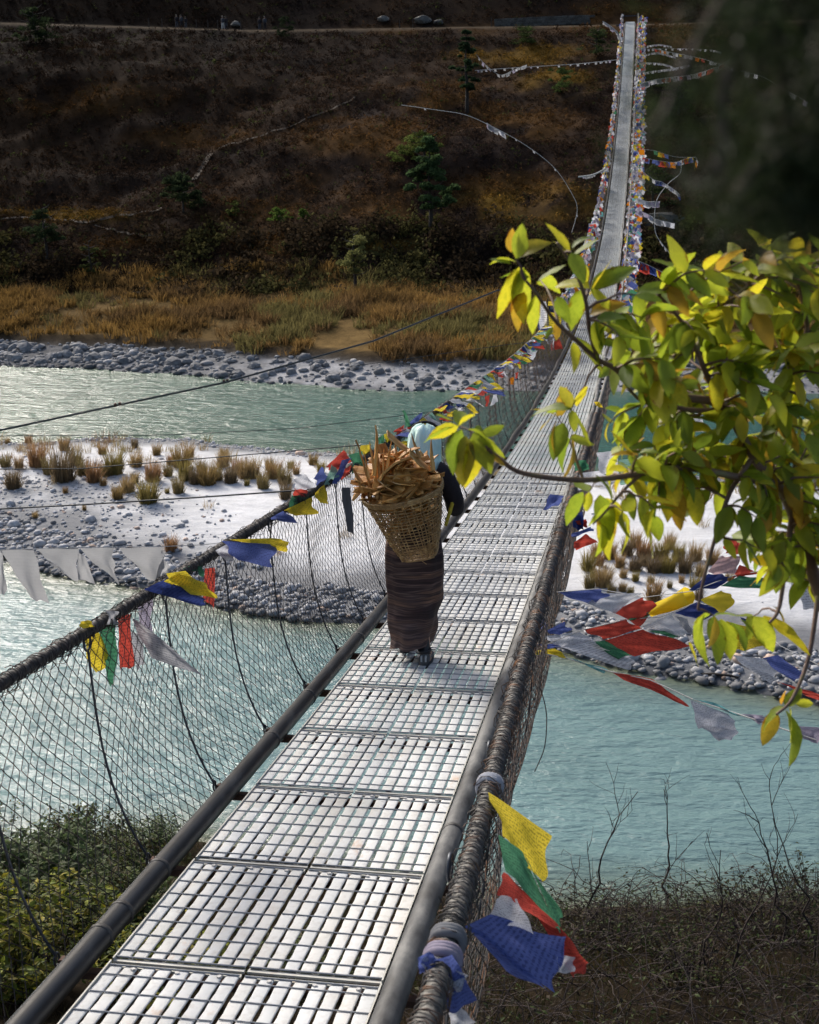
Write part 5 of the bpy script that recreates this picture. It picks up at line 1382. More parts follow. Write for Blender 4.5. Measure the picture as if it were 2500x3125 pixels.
# boulders one by one
BOUL = []
for k in range(8):
    v = ICO.copy()
    bm_v = [Vector(p) for p in v]
    import bmesh
    bm = bmesh.new(); vs = [bm.verts.new(p) for p in bm_v]
    for f in ICF: bm.faces.new([vs[i] for i in f])
    bmesh.ops.subdivide_edges(bm, edges=bm.edges, cuts=1, use_grid_fill=True)
    for w_ in bm.verts:
        w_.co = w_.co.normalized() * random.uniform(.8, 1.12)
        w_.co.x *= 1.25; w_.co.z *= .72
    for d in range(3):
        nn = Vector((random.uniform(-1, 1), random.uniform(-1, 1), random.uniform(0, 1))).normalized(); lim = random.uniform(.55, .8)
        for w_ in bm.verts:
            q = w_.co.dot(nn)
            if q > lim: w_.co -= nn * (q - lim)
    me = bpy.data.meshes.new('boulder'); bm.to_mesh(me); bm.free(); me.materials.append(MT['boulder']); BOUL.append(me)
zone = lambda u: 'at the far left' if u < 250 else 'left of centre' if u < 600 else 'in the middle' if u < 950 else 'towards the bridge'
special = {(175, 1107): 'pale squarish boulder standing in the water, leftmost off the far shore', (615, 1140): 'pale rounded boulder at the water edge below the rubble slope', (328, 1092): 'rounded pale boulder high on the rubble left of centre',
           (45, 1097): 'white boulder at the far left end of the far shore', (495, 1107): 'egg-shaped pale boulder in the middle of the rubble', (290, 1098): 'dark wedge boulder beside the rounded pale one'}
bl = [(175, 1107, .95), (615, 1140, 1.0), (328, 1092, .85), (45, 1097, .8), (495, 1107, .75), (290, 1098, .9)]
for i in range(100):
    u = random.uniform(-10, 1420); base = float(I(u, [0, 250, 500, 750, 950, 1420], [1112, 1118, 1140, 1165, 1178, 1198]))
    bl.append((u, base - abs(random.gauss(0, 26)) * (1 if u < 1000 else .5), random.uniform(.28, .75)))
def ong(u, v, z0):
    z = z0
    for _ in range(8): p = atz(u, v, z); z = hz(p.x, p.y)
    p.z = z; return p
for i, (u, v, s_) in enumerate(bl):
    p = ong(u, v, -19.4)
    if p.y > fs(p.x) + 5.0: p.y = float(fs(p.x)) + random.uniform(.3, 5.0); p.z = hz(p.x, p.y)
    p.z = max(p.z, WZ) + .12 * s_
    lab = special.get((u, v)) or '%s grey boulder %s in the far shore rubble %s' % ('large' if s_ > .6 else 'middling' if s_ > .42 else 'small', 'at the wet edge' if p.z < WZ + .25 else 'high on the slope' if p.z > WZ + .55 else 'halfway up', zone(u))
    o = link('boulder', BOUL[i % 8], label=lab, cat='boulder', group='boulders along the far shore')
    o.location = p; o.rotation_euler = (random.uniform(-.3, .3), random.uniform(-.3, .3), random.uniform(0, 6)); o.scale = (s_ * .72, s_ * .72, s_ * .72)
# driftwood
b = MB(); p0 = ong(2120, 2062, -19.9); p1 = ong(2255, 2072, -19.9)
b.tube([Vector((0, 0, .03)), (p1 - p0) * .4 + Vector((0, .03, .09)), (p1 - p0) * .8 + Vector((0, 0, .1)), (p1 - p0) + Vector((0, 0, .05))], [.05, .06, .05, .03], 7)
o = b.build('driftwood_log', MT['barkd'], label='dark driftwood log lying along the waterline at the right', cat='log'); o.location = p0

# ------------------------------------------------------------------ grasses
def blades(P, h, spread, nb_, wd, lean=.35, seg=2, cols_=None, dirup=None):
    """P (n,3) roots; h (n,) heights; returns V,F,C"""
    n = len(P); k = nb_
    root = np.repeat(P, k, 0); hh = np.repeat(h, k) * rng.uniform(.35, 1.1, n * k); sp = np.repeat(spread, k)
    a = rng.uniform(0, 6.28, n * k); r_ = np.sqrt(rng.random(n * k)) * sp * .5
    base = root + np.stack([np.cos(a) * r_, np.sin(a) * r_, np.zeros(n * k)], 1)
    out = np.stack([np.cos(a), np.sin(a), np.zeros(n * k)], 1) * (lean * hh * rng.uniform(.2, 1.2, n * k))[:, None]
    out[:, 0] += .12 * hh
    th = rng.uniform(0, 6.28, n * k); wv = np.stack([np.cos(th), np.sin(th), np.zeros(n * k)], 1) * (np.repeat(wd, k) if hasattr(wd, '__len__') else wd)[..., None] if hasattr(wd, '__len__') else np.stack([np.cos(th), np.sin(th), np.zeros(n * k)], 1) * wd
    mid = base + out * .35 + np.stack([np.zeros(n * k), np.zeros(n * k), hh * .6], 1)
    tip = base + out + np.stack([np.zeros(n * k), np.zeros(n * k), hh], 1)
    V = np.stack([base - wv, base + wv, mid + wv * .8, mid - wv * .8, tip], 1).reshape(-1, 3)
    b0 = np.arange(n * k)[:, None, None] * 5
    F = (b0 + np.array([(0, 1, 2), (0, 2, 3), (3, 2, 4)])[None]).reshape(-1, 3)
    C = None
    if cols_ is not None:
        c = np.repeat(cols_, k, 0) * rng.uniform(.7, 1.25, (n * k, 1))
        C = np.repeat(c, 5, 0)
    return V, F, C
TUF = []
for k in range(7):
    nbl = 300
    base = np.array([(.36, .24, .11), (.30, .21, .085), (.26, .21, .07), (.34, .20, .10), (.24, .19, .085), (.40, .29, .14), (.20, .15, .09)][k])
    V, F, C = blades(np.array([[0, 0, 0.]]), np.array([1.0]), np.array([.52]), nbl, .009, .34, cols_=base[None])
    V2, F2, C2 = blades(np.array([[0, 0, 0.]]), np.array([.55]), np.array([.62]), 130, .009, .95, cols_=base[None] * .95)
    F = np.concatenate([F, F2 + len(V)]); V = np.concatenate([V, V2]); C = np.concatenate([C, C2])
    TUF.append(np_mesh('grass_tussock', V, F, MT['grass'], C))
Q_ = crop(0, 1250, .5797)
tl = [(70, 415, 90), (260, 340, 80), (335, 375, 150), (440, 345, 75), (495, 380, 100), (195, 300, 110), (100, 310, 60), (30, 300, 60), (340, 215, 60), (400, 290, 75), (540, 235, 45), (600, 340, 110), (560, 350, 60), (620, 470, 65), (675, 435, 75), (710, 385, 50), (780, 490, 105), (805, 375, 90), (710, 200, 45), (720, 300, 70), (825, 240, 50), (940, 440, 80), (980, 370, 90), (955, 300, 90), (1030, 390, 80), (1095, 395, 95), (1060, 330, 60), (1140, 370, 70), (1175, 300, 70), (1215, 385, 80), (1250, 340, 70), (1295, 360, 90), (1330, 360, 80), (1385, 415, 70), (1445, 360, 85), (1420, 320, 60), (1500, 390, 80), (1505, 470, 80), (1530, 310, 40), (1560, 340, 40), (1650, 290, 50), (1690, 330, 50), (1000, 250, 50), (1180, 260, 50), (885, 350, 60), (900, 290, 50), (445, 530, 25), (185, 570, 30), (900, 745, 70), (150, 180, 40), (40, 180, 30), (545, 400, 40), (345, 440, 30), (880, 440, 25), (1300, 400, 30)]
tus = [(*Q_(x, y), h * .5797, 'L') for x, y, h in tl]
tr_ = [(375, 75, 100), (460, 170, 110), (380, 180, 80), (560, 60, 70), (650, 80, 80), (760, 90, 90), (840, 90, 90), (940, 90, 90), (1030, 110, 70), (755, 250, 110), (920, 150, 40), (650, 140, 50), (740, 150, 40), (580, 120, 50), (510, 215, 50), (575, 200, 50), (1020, 250, 60), (440, 50, 60), (700, 50, 60), (500, 10, 90), (600, -10, 90), (700, 0, 90), (800, 10, 90), (900, 20, 90), (1000, 20, 90), (420, 0, 80), (650, -60, 80), (850, -50, 80), (1100, 40, 80), (1200, 150, 60), (990, 180, 50), (850, 180, 40), (400, 120, 40), (620, 215, 40)]
tus += [(*S_(x, y), h * .5217, 'R') for x, y, h in tr_]
seen = set()
hor = lambda u: ['against the left frame edge', 'near the left frame edge', 'in the left quarter', 'left of the basket', 'further left of the basket', 'just left of the basket'][min(5, int(u / 190))] if u < 1200 else ['just right of the right rail', 'right of the right rail', 'below the hanging leaves', 'far right under the flags'][min(3, int((u - 1700) / 180)) if u > 1700 else 0]
for i, (u, v, h, sd_) in enumerate(tus):
    p = ong(u, v, -19.3); dpt = p.dot(FW); H_ = h * dpt / FPX / .93
    size = 'tall' if h > 48 else 'middling' if h > 34 else 'small'
    kk = random.randrange(7)
    cn = ['rusty', 'straw-coloured', 'olive-tinged', 'reddish', 'greenish', 'pale gold', 'grey-brown'][kk]
    row = 'front row' if v > 1490 and sd_ == 'L' or v > 1800 else 'middle row' if v > 1440 and sd_ == 'L' or v > 1740 else 'back row'
    lab = '%s %s grass tussock %s, %s of the sandbar' % (size, cn, hor(u), row)
    o = link('grass_tussock', TUF[kk], label=lab, cat='grass tussock', group='grass tussocks on the sandbar')
    o.location = p; H_ = H_ * 1.3; o.scale = (H_ * random.uniform(.85, 1.15), H_ * random.uniform(.8, 1.05), H_); o.rotation_euler = (0, 0, random.uniform(-.5, .5))
# thin sprigs over the bar
n = 1300; X = rng.uniform(-46, 20, n); Y = rng.uniform(50, 75, n)
k = (Y > ne(X) + 3) & (Y < bf(X) - .5) & (((Y > bf(X) - 8.5) & (fbm(X * .35, Y * .4) > .47)) | (rng.random(n) < .05)); X, Y = X[k], Y[k]
V, F, C = blades(np.stack([X, Y, height(X, Y)], 1), rng.uniform(.25, .95, len(X)), np.full(len(X), .55), 26, .011, .5, cols_=np.array([(.30, .22, .12), (.24, .19, .08), (.22, .14, .08), (.36, .28, .16)])[rng.integers(0, 4, len(X))])
link('sparse_grass', np_mesh('sparse_grass', V, F, MT['grass'], C), kind='stuff', label='thin brown sprigs of grass scattered over the sandbar', cat='grass')
# plateau grass on the far bank
n = 12500; X = rng.uniform(-85, 26, n); Y = 93 + 27 * rng.random(n) ** .9
t = Y - fs(X) - 1; nn = fbm(X * .18, Y * .22); clear = fbm(X * .07 + 40, Y * .16 + 3)
k = (t > 4.8) & (rng.random(n) < np.clip((nn - .28) * 3.2, .08, 1)) & ((clear < .66) | (Y < 101) | (rng.random(n) < .2)) & ~((np.abs(X + 22 + (Y - 97) * .15) < 1.0 + (Y < 101) * 1.6) & (Y < 106))
X, Y, nn = X[k], Y[k], nn[k]
P = np.stack([X, Y, height(X, Y)], 1)
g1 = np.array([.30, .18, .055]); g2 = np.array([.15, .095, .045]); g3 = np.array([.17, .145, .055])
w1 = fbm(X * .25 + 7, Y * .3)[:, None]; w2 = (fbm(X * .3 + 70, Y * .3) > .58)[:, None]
cl = g2 + (g1 - g2) * np.clip((w1 - .3) * 2.6, 0, 1); cl = np.where(w2, g3, cl) * I(X, [-75, -45, -25, 10], [.5, .8, 1, 1])[:, None]  # grass colour carries the same painted darkening towards the left
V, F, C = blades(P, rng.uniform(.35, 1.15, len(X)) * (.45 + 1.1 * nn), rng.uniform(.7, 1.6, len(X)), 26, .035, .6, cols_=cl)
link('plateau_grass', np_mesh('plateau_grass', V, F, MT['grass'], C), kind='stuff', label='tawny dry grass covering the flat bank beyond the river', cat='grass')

# hillside scrub: irregular clumps of leaf-sized faces
def clumps(P, r_, hgt, nf, cols_, fs_, hollow=.35, tri=False):
    n = len(P); k = nf
    d = rng.normal(size=(n * k, 3)); d /= np.linalg.norm(d, axis=1)[:, None]; d[:, 2] = np.abs(d[:, 2])
    rr = (rng.random(n * k) ** hollow)
    c = np.repeat(P, k, 0) + d * rr[:, None] * np.stack([np.repeat(r_, k), np.repeat(r_, k), np.repeat(hgt, k)], 1)
    s = np.repeat(fs_, k) * rng.uniform(.5, 1.3, n * k)
    a = rng.normal(size=(n * k, 3)) + d * 0; a /= np.linalg.norm(a, axis=1)[:, None]
    b_ = np.cross(a, rng.normal(size=(n * k, 3))); b_ /= np.linalg.norm(b_, axis=1)[:, None]
    a = a * s[:, None]; b_ = b_ * (s * .6)[:, None]
    cc = np.repeat(cols_, k, 0) * rng.uniform(.65, 1.35, (n * k, 1))
    if tri: return np.stack([c - a, c + b_ * 1.3, c + a], 1).reshape(-1, 3), np.arange(n * k * 3).reshape(-1, 3), np.repeat(cc, 3, 0)
    V = np.stack([c - a, c + b_, c + a, c - b_], 1).reshape(-1, 3)
    F = np.arange(n * k * 4).reshape(-1, 4)
    return V, F, np.repeat(cc, 4, 0)
n = 105000
Y = 116 + 120 * rng.random(n) ** 1.25; X = rng.uniform(-1, 1, n) * (Y * .62) - Y * .17
nz_ = fbm(X * .2 + 5, Y * .25)
k = (rng.random(n) < np.clip(nz_ * 2.2 - .25, .25, 1)) & ~((Y > 176.0) & (Y < 181.2)) & ~((np.abs(X - XC) < 2.2) & (Y > 170) & (Y < 182))
X, Y, nz_ = X[k], Y[k], nz_[k]; Z = height(X, Y)
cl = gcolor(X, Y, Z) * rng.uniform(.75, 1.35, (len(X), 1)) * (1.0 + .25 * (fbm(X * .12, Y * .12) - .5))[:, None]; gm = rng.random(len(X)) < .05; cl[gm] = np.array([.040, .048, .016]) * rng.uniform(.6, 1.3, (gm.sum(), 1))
V, F, C = clumps(np.stack([X, Y, Z - .05], 1), rng.uniform(.25, .75, len(X)), rng.uniform(.25, .75, len(X)), 10, cl, rng.uniform(.10, .20, len(X)), tri=True)
link('hillside_scrub', np_mesh('hillside_scrub', V, F, MT['veg'], C), kind='stuff', label='dark brown scrub covering the far hillside', cat='scrub')
# thicket at the foot of the hill
n = 2600; Y = rng.uniform(113, 127, n); X = rng.uniform(-95, 24, n); nz_ = fbm(X * .12 + 33, Y * .2)
k = rng.random(n) < np.clip((nz_ - .30) * 3.2, 0, 1); X, Y, nz_ = X[k], Y[k], nz_[k]
cl = np.where((fbm(X * .2 + 50, Y * .2) > .52)[:, None], [.055, .052, .020], [.042, .030, .018]) * rng.uniform(.6, 1.4, (len(X), 1)) * I(X, [-75, -45, -20], [.45, .8, 1.1])[:, None]  # bush colour darkened to the left, painted edge shade
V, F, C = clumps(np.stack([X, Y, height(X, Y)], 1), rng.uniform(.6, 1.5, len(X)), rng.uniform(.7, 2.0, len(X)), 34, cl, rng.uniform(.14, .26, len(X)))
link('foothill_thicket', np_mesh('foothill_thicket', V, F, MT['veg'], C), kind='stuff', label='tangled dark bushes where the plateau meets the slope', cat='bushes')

# ------------------------------------------------------------------ individual trees and shrubs on the far hill
def tree(u, v, hpx, wpx, label, cat, colr, kind='pine', y0=98, trunk=True, nf=900):
    p = onhill(u, v, y0); k = p.dot(FW) / FPX; H_ = hpx * k / .96; Wd = wpx * k
    name = {'pine': 'pine_tree', 'bush': 'bush', 'tree': 'broadleaf_tree'}[kind]
    e_ = empty(name, p, label=label, cat=cat)
    r_ = random.Random(int(u))
    if trunk:
        b = MB()
        b.tube([(0, 0, -.3), (.03 * H_ * .3, 0, H_ * .3), (-.01 * H_, 0, H_ * .6), (.01 * H_, 0, H_ * .93)], [H_ * .022 + .04, H_ * .018 + .03, H_ * .012 + .02, .02], 7)
        for q in range(12):
            z = H_ * (.32 + .055 * q); a = q * 2.4; ln = Wd * .42 * (1.05 - .6 * abs(z / H_ - .55))
            b.tube([(0, 0, z), (math.cos(a) * ln * .6, math.sin(a) * ln * .6, z + .12 * ln), (math.cos(a) * ln, math.sin(a) * ln, z + .35 * ln)], [.05, .035, .015], 4)
        b.build('trunk', MT['barkd'], e_)
    if kind == 'pine':
        nb_ = 46; c = []
        for q in range(nb_):
            z = H_ * r_.uniform(.27, 1.0); rad = Wd * .5 * (1.08 - .95 * max(0, (z / H_ - .45) / .55) ** 1.4) * (.55 if z < .33 * H_ else 1)
            a = r_.uniform(0, 6.28); rr = rad * r_.uniform(.25, 1)
            c.append((math.cos(a) * rr, math.sin(a) * rr, z))
        c = np.array(c); cr_ = rng.uniform(.08, .15, nb_) * Wd
        V, F, C = clumps(c, cr_, cr_ * .8, nf // 5, np.tile(np.array(colr) * 1.9, (nb_, 1)) * rng.uniform(.7, 1.3, (nb_, 1)), np.full(nb_, max(.11, Wd * .034)), .5)
    else:
        nb_ = 26; lo = .35 if kind == 'tree' else .05
        c = np.stack([rng.normal(0, .24, nb_) * Wd, rng.normal(0, .2, nb_) * Wd, H_ * rng.uniform(lo, .88, nb_)], 1)
        c[:, 0] *= (1.15 - .6 * c[:, 2] / H_)
        cr_ = rng.uniform(.10, .2, nb_) * Wd
        V, F, C = clumps(c, cr_, cr_ * .8, nf // 5, np.tile(np.array(colr) * 1.7, (nb_, 1)) * rng.uniform(.65, 1.35, (nb_, 1)), np.full(nb_, max(.08, Wd * .026)), .5)
    link('crown', np_mesh('crown', V, F, MT['veg'], C), e_)
tree(1315, 712, 262, 150, 'tall dark pine standing alone in the middle of the hillside', 'pine tree', (.030, .050, .020), 'pine', nf=1500)
tree(1425, 345, 230, 85, 'tall dark pine high on the slope left of the bridge', 'pine tree', (.018, .030, .014), 'pine', nf=1300)
tree(1085, 905, 190, 115, 'pale olive tree at the foot of the slope', 'tree', (.095, .095, .035), 'tree')
tree(1295, 500, 95, 130, 'broad yellow-green bush above the lone pine', 'bush', (.055, .070, .018), 'bush')
tree(560, 648, 110, 150, 'large round dark bush left of centre on the hillside', 'bush', (.022, .030, .014), 'bush')
tree(858, 688, 52, 66, 'bright green shrub above the thicket, larger of the pair', 'shrub', (.055, .085, .018), 'bush', trunk=False, nf=420)
tree(925, 672, 36, 32, 'small bright green shrub right of the larger one', 'shrub', (.055, .085, .018), 'bush', trunk=False, nf=300)
tree(716, 665, 50, 42, 'small green shrub left of the bright pair', 'shrub', (.045, .055, .016), 'bush', trunk=False, nf=300)
tree(1720, 290, 80, 75, 'rounded green bush halfway up beside the bridge', 'bush', (.035, .052, .016), 'bush', trunk=False, nf=500)
tree(145, 800, 160, 110, 'dark tree in the shade at the lower left of the hillside', 'tree', (.018, .026, .012), 'tree')
tree(870, 118, 65, 60, 'dark bush growing below the footpath', 'bush', (.012, .018, .009), 'bush', trunk=False, nf=400)
tree(110, 130, 100, 130, 'dark bush at the top left corner', 'bush', (.015, .022, .010), 'bush', nf=500)
tree(280, 850, 110, 60, 'narrow dark green bush left of centre at the slope foot', 'bush', (.028, .034, .012), 'bush', nf=400)
tree(2070, 360, 110, 130, 'dark bush in the shade right of the bridge', 'bush', (.022, .030, .010), 'bush', nf=500)
tree(1990, 640, 130, 150, 'dark bush on the slope beside the flag lines', 'bush', (.022, .030, .012), 'bush', nf=500)
tree(2110, 900, 90, 140, 'olive bush at the plateau edge right of the bridge', 'bush', (.045, .055, .02), 'bush', nf=500)
tree(1600, 140, 55, 90, 'dark green bush just below the stone wall', 'bush', (.024, .034, .012), 'bush', trunk=False, nf=400)
tree(1820, 170, 75, 90, 'dark bushy tree beside the bridge top', 'bush', (.024, .034, .014), 'bush', nf=450)

# footpath and what stands along it
pp = MB()
xs_ = np.arange(-150, 60, 2.0); rows_ = []
for x in xs_:
    w_ = 1.0 + .25 * math.sin(x * .5)
    rows_.append([(x, 177.6 + .3 * math.sin(x * .21), float(pathz(x)) + .02), (x, 177.6 + w_ + .3 * math.sin(x * .21), float(pathz(x)) + .05), (x, 180.2 + .1 * math.sin(x), float(pathz(x)) + .06)])
vs = [p for r_ in rows_ for p in r_]
pp.add(vs, [(i * 3 + j, (i + 1) * 3 + j, (i + 1) * 3 + j + 1, i * 3 + j + 1) for i in range(len(rows_) - 1) for j in range(2)])
pp.build('footpath', MT['path'], kind='structure')
# trodden trails on the slope
for nm, pix, w_ in (('trail', [(592, 558), (620, 510), (648, 468)], .35), ('trail', [(665, 458), (760, 432), (870, 395), (1000, 345), (1100, 300)], .10), ('trail', [(0, 672), (160, 672), (270, 683), (420, 655), (510, 640)], .14), ('trail', [(290, 690), (350, 712), (420, 722), (510, 730)], .10)):
    P = []
    for i in range(len(pix) - 1):
        for k in range(6):
            t = k / 6; P.append(onhill(pix[i][0] * (1 - t) + pix[i + 1][0] * t, pix[i][1] * (1 - t) + pix[i + 1][1] * t))
    b = MB(); vs = []
    for i, p in enumerate(P):
        q = P[min(i + 1, len(P) - 1)] - P[max(i - 1, 0)]; sd2 = Vector((-q.y, q.x, 0)).normalized() * w_
        for s in (-1, 1):
            a = p + sd2 * s; vs.append((a.x, a.y, hz(a.x, a.y) + .12))
    b.add(vs, [(i * 2, i * 2 + 2, i * 2 + 3, i * 2 + 1) for i in range(len(P) - 1)])
    b.build(nm, MT['path'], kind='structure')
def walker(u, label, shirt, trousers, pose, hs=1.65):
    d = ray(u, 85); y = 178.9; x = d.x * y / d.y; z = float(pathz(x)) + .06
    e_ = empty('person', (x, y, z), random.uniform(-.4, .4), label=label, cat='person', group='people walking on the hillside path')
    st = .16 * pose
    nd = dict(pel=((0, 0, .92), (.15, .1)), ch=((0, 0, 1.25), (.17, .11)), nk=((0, 0, 1.43), .05), hd=((0, 0, 1.56), .085), ht=((0, 0, 1.66), .07))
    ed = [('pel', 'ch'), ('ch', 'nk'), ('nk', 'hd'), ('hd', 'ht')]
    for s, n_ in ((-1, 'L'), (1, 'R')):
        nd['s' + n_] = ((s * .17, 0, 1.36), .055); nd['e' + n_] = ((s * .23, .03, 1.1), .042); nd['w' + n_] = ((s * .22, .1 * pose * s, .86), .032)
        nd['h' + n_] = ((s * .09, 0, .86), .09); nd['k' + n_] = ((s * .1, st * s * .5, .48), .06); nd['a' + n_] = ((s * .1, st * s, .06), .04); nd['t' + n_] = ((s * .1, st * s + .13, .04), .035)
        ed += [('ch', 's' + n_), ('s' + n_, 'e' + n_), ('e' + n_, 'w' + n_), ('pel', 'h' + n_), ('h' + n_, 'k' + n_), ('k' + n_, 'a' + n_), ('a' + n_, 't' + n_)]
    skeleton(nd, ed, 'body', 'pel', 1, e_, MT['skin'])
    b = MB(); b.loft([ring(0, 0, z_, a_, b_, 14) for z_, a_, b_ in ((.86, .19, .15), (1.1, .19, .15), (1.3, .225, .15), (1.42, .12, .1))])
    for s in (-1, 1): b.tube([(s * .17, 0, 1.38), (s * .235, .03, 1.12), (s * .225, .08 * pose * s, .92)], [.075, .062, .05], 8)
    b.build('jacket', MT[shirt], e_)
    b = MB()
    for s in (-1, 1): b.tube([(s * .08, 0, .93), (s * .1, st * s * .5, .48), (s * .1, st * s, .1)], [.12, .09, .075], 8)
    b.build('trousers', MT[trousers], e_)
    b = MB(); b.loft([ring(0, -.01, z_, a_, a_ * 1.05, 12) for z_, a_ in ((1.52, .085), (1.58, .1), (1.65, .09), (1.69, .04))]); b.build('hair', MT['hair'] if shirt != 'shoew' else MT['shoew'], e_)
    e_.scale = (hs / 1.69,) * 3
walker(541, 'dark figure at the left end of the group of three on the path', 'jacket', 'dark', 1)
walker(555, 'dark figure in the middle of the group of three on the path', 'dark', 'jacket', 1)
walker(568, 'shorter dark figure at the right of the group of three on the path', 'jacket', 'dark', .5, 1.45)
walker(681, 'figure in pale trousers in the middle pair on the path', 'dark', 'shoew', .8)
walker(691, 'figure in a dark coat beside the one in pale trousers', 'jacket', 'dark', .4)
walker(793, 'dark figure at the left of the right-hand pair on the path', 'jacket', 'dark', .5)
walker(809, 'figure with a pale hat at the right of the right-hand pair', 'dark', 'jacket', .6, 1.75)
for u in (455, 495, 600, 635, 665, 695, 735, 805, 1220, 1260, 1500):
    d = ray(u, 88); y = 177.5; x = d.x * y / d.y; z = hz(x, 177.6)
    b = MB(); b.tube([(0, 0, -.2), (.03, 0, .6), (0, 0, 1.15)], [.06, .055, .05], 6)
    o = b.build('fence_post', MT['barkd'], label='thin dark post on the hillside path, ' + {455: 'leftmost of all', 495: 'left of the three walkers', 600: 'first right of the three walkers', 635: 'halfway between the trio and the middle pair', 665: 'just left of the middle pair', 695: 'touching the middle pair', 735: 'between the middle pair and the right-hand pair', 805: 'beside the walker with the pale hat', 1220: 'between the two big rocks', 1260: 'just left of the largest rock', 1500: 'at the left end of the stone wall'}[u], cat='post', group='posts along the hillside path'); o.location = (x, y, z)
# dry stone wall by the bridge top, each stone a piece
wx0 = (ray(1510, 60) * (181 / ray(1510, 60).y)).x; wx1 = (ray(1800, 60) * (181 / ray(1800, 60).y)).x
wl = empty('dry_stone_wall', (wx0, 180.9, float(pathz(wx0))), label='low grey dry stone wall beside the path left of the bridge top', cat='wall')
bm_ = MB()
for i in range(8):
    pass
SB = []
for k in range(4):
    b = MB(); b.box((0, 0, 0), (1, 1, 1)); b.v = [tuple(Vector(v) * random.uniform(.85, 1.08)) for v in b.v]; SB.append(b.mesh('stone', MT['stonewall']))
for r_ in range(4):
    x = 0
    while x < wx1 - wx0:
        l_ = random.uniform(.3, .75); o = link('stone', random.choice(SB), wl)
        o.location = (x + l_ / 2, random.uniform(-.04, .04), .14 + r_ * .27 + .1 * math.sin(x * .2)); o.scale = (l_ * .96, .42, .27); x += l_
# boulders beside the path
for u, v, s_ in ((1170, 66, .7), (1290, 70, 1.0), (1340, 72, .6), (720, 78, .6)):
    p = onhill(u, v, 178)
    o = link('boulder', BOUL[int(u) % 8], label={1170: 'leaning grey boulder above the path with a bare tree beside it', 1290: 'largest grey rock standing above the path', 1340: 'smaller grey rock right of the largest one above the path', 720: 'round dark boulder behind the walkers on the path'}[u], cat='boulder')
    o.data = o.data.copy(); o.data.materials[0] = MT['stonewall']
    o.location = p + Vector((0, 0, .15)); o.scale = (s_,) * 3
p = onhill(2010, 690, 98); o = link('boulder', BOUL[3], label='dark blocky rock on the slope right of the bridge below the torn cloths', cat='boulder'); o.data = o.data.copy(); o.data.materials[0] = MT['stonewall']; o.location = p; o.scale = (2.2, 1.6, 1.8)

# ------------------------------------------------------------------ near bank: bushes left, brambles right
def leafmass(P, nrm, s, cols_, droop=.3):
    """leaf = 2 quads folded along the midrib, 6 verts"""
    n = len(P)
    a = rng.uniform(0, 6.28, n); el = rng.uniform(-.5, .9, n)
    d = np.stack([np.cos(a) * np.cos(el), np.sin(a) * np.cos(el), np.sin(el)], 1)
    sd_ = np.cross(d, np.array([0, 0, 1.0]) + rng.normal(0, .35, (n, 3))); sd_ /= np.linalg.norm(sd_, axis=1)[:, None]
    up_ = np.cross(sd_, d)
    L_ = s[:, None]; w_ = L_ * .21
    p0 = P; p1 = P + d * L_ * .5 + up_ * L_ * .06; p2 = P + d * L_ - np.array([0, 0, 1.0]) * L_ * droop * .4
    V = np.stack([p0, p1 + sd_ * w_, p1 - up_ * L_ * .05, p1 - sd_ * w_, p2], 1).reshape(-1, 3)
    b0 = np.arange(n)[:, None, None] * 5
    F = (b0 + np.array([(0, 2, 1), (0, 3, 2), (1, 2, 4), (2, 3, 4)])[None]).reshape(-1, 3)
    return V, F, np.repeat(cols_, 5, 0)
def shrub(cx, cy, rad, hgt, nst, nlf, ls, cols_, label, name='shrub', cat='shrub'):
    ls = ls * 1.8; hgt = hgt * .88
    z0 = hz(cx, cy); e_ = empty(name, (cx, cy, z0), label=label, cat=cat)
    b = MB(); tips = []
    for q in range(nst):
        a = random.uniform(0, 6.28); r_ = rad * math.sqrt(random.random()); h = hgt * random.uniform(.6, 1.0) * (1 - .35 * (r_ / rad) ** 2)
        p0 = Vector((math.cos(a) * r_ * .4, math.sin(a) * r_ * .4, -.1)); p3 = Vector((math.cos(a) * r_, math.sin(a) * r_, h))
        m1 = p0.lerp(p3, .5) + Vector((random.uniform(-.1, .1), random.uniform(-.1, .1), .15 * h))
        b.tube([p0, m1, p3], [.012, .009, .004], 4)
        for t in np.linspace(.35, 1, 9):
            tips.append((p0.lerp(m1, t * 2) if t < .5 else m1.lerp(p3, t * 2 - 1)))
    b.build('stems', MT['deadtwig'], e_)
    tips = np.array([tuple(t) for t in tips])
    P = tips[rng.integers(0, len(tips), nlf)] + rng.normal(0, .075, (nlf, 3)) * np.array([1, 1, .8])
    P[:, 2] = np.maximum(P[:, 2], .02)
    c = np.array(cols_)[rng.integers(0, len(cols_), nlf)] * rng.uniform(.35, 1.5, (nlf, 1))
    V, F, C = leafmass(P, None, rng.uniform(.55, 1.3, nlf) * ls, c)
    link('leaves', np_mesh('leaves', V, F, MT['vegn'], C), e_)
    return e_
olive = [(.055, .085, .022), (.08, .11, .03), (.035, .055, .016), (.10, .12, .03), (.07, .06, .02)]
pale = [(.11, .15, .06), (.08, .12, .045), (.14, .17, .08)]
yel = [(.20, .22, .02), (.12, .15, .02), (.28, .24, .03), (.05, .07, .015)]
def gpt(u, v, y0=3):
    d = ray(u, v)
    for y in np.arange(y0, 40, .15):
        p = d * (y / d.y)
        if p.z < hz(p.x, p.y): return p
    return p
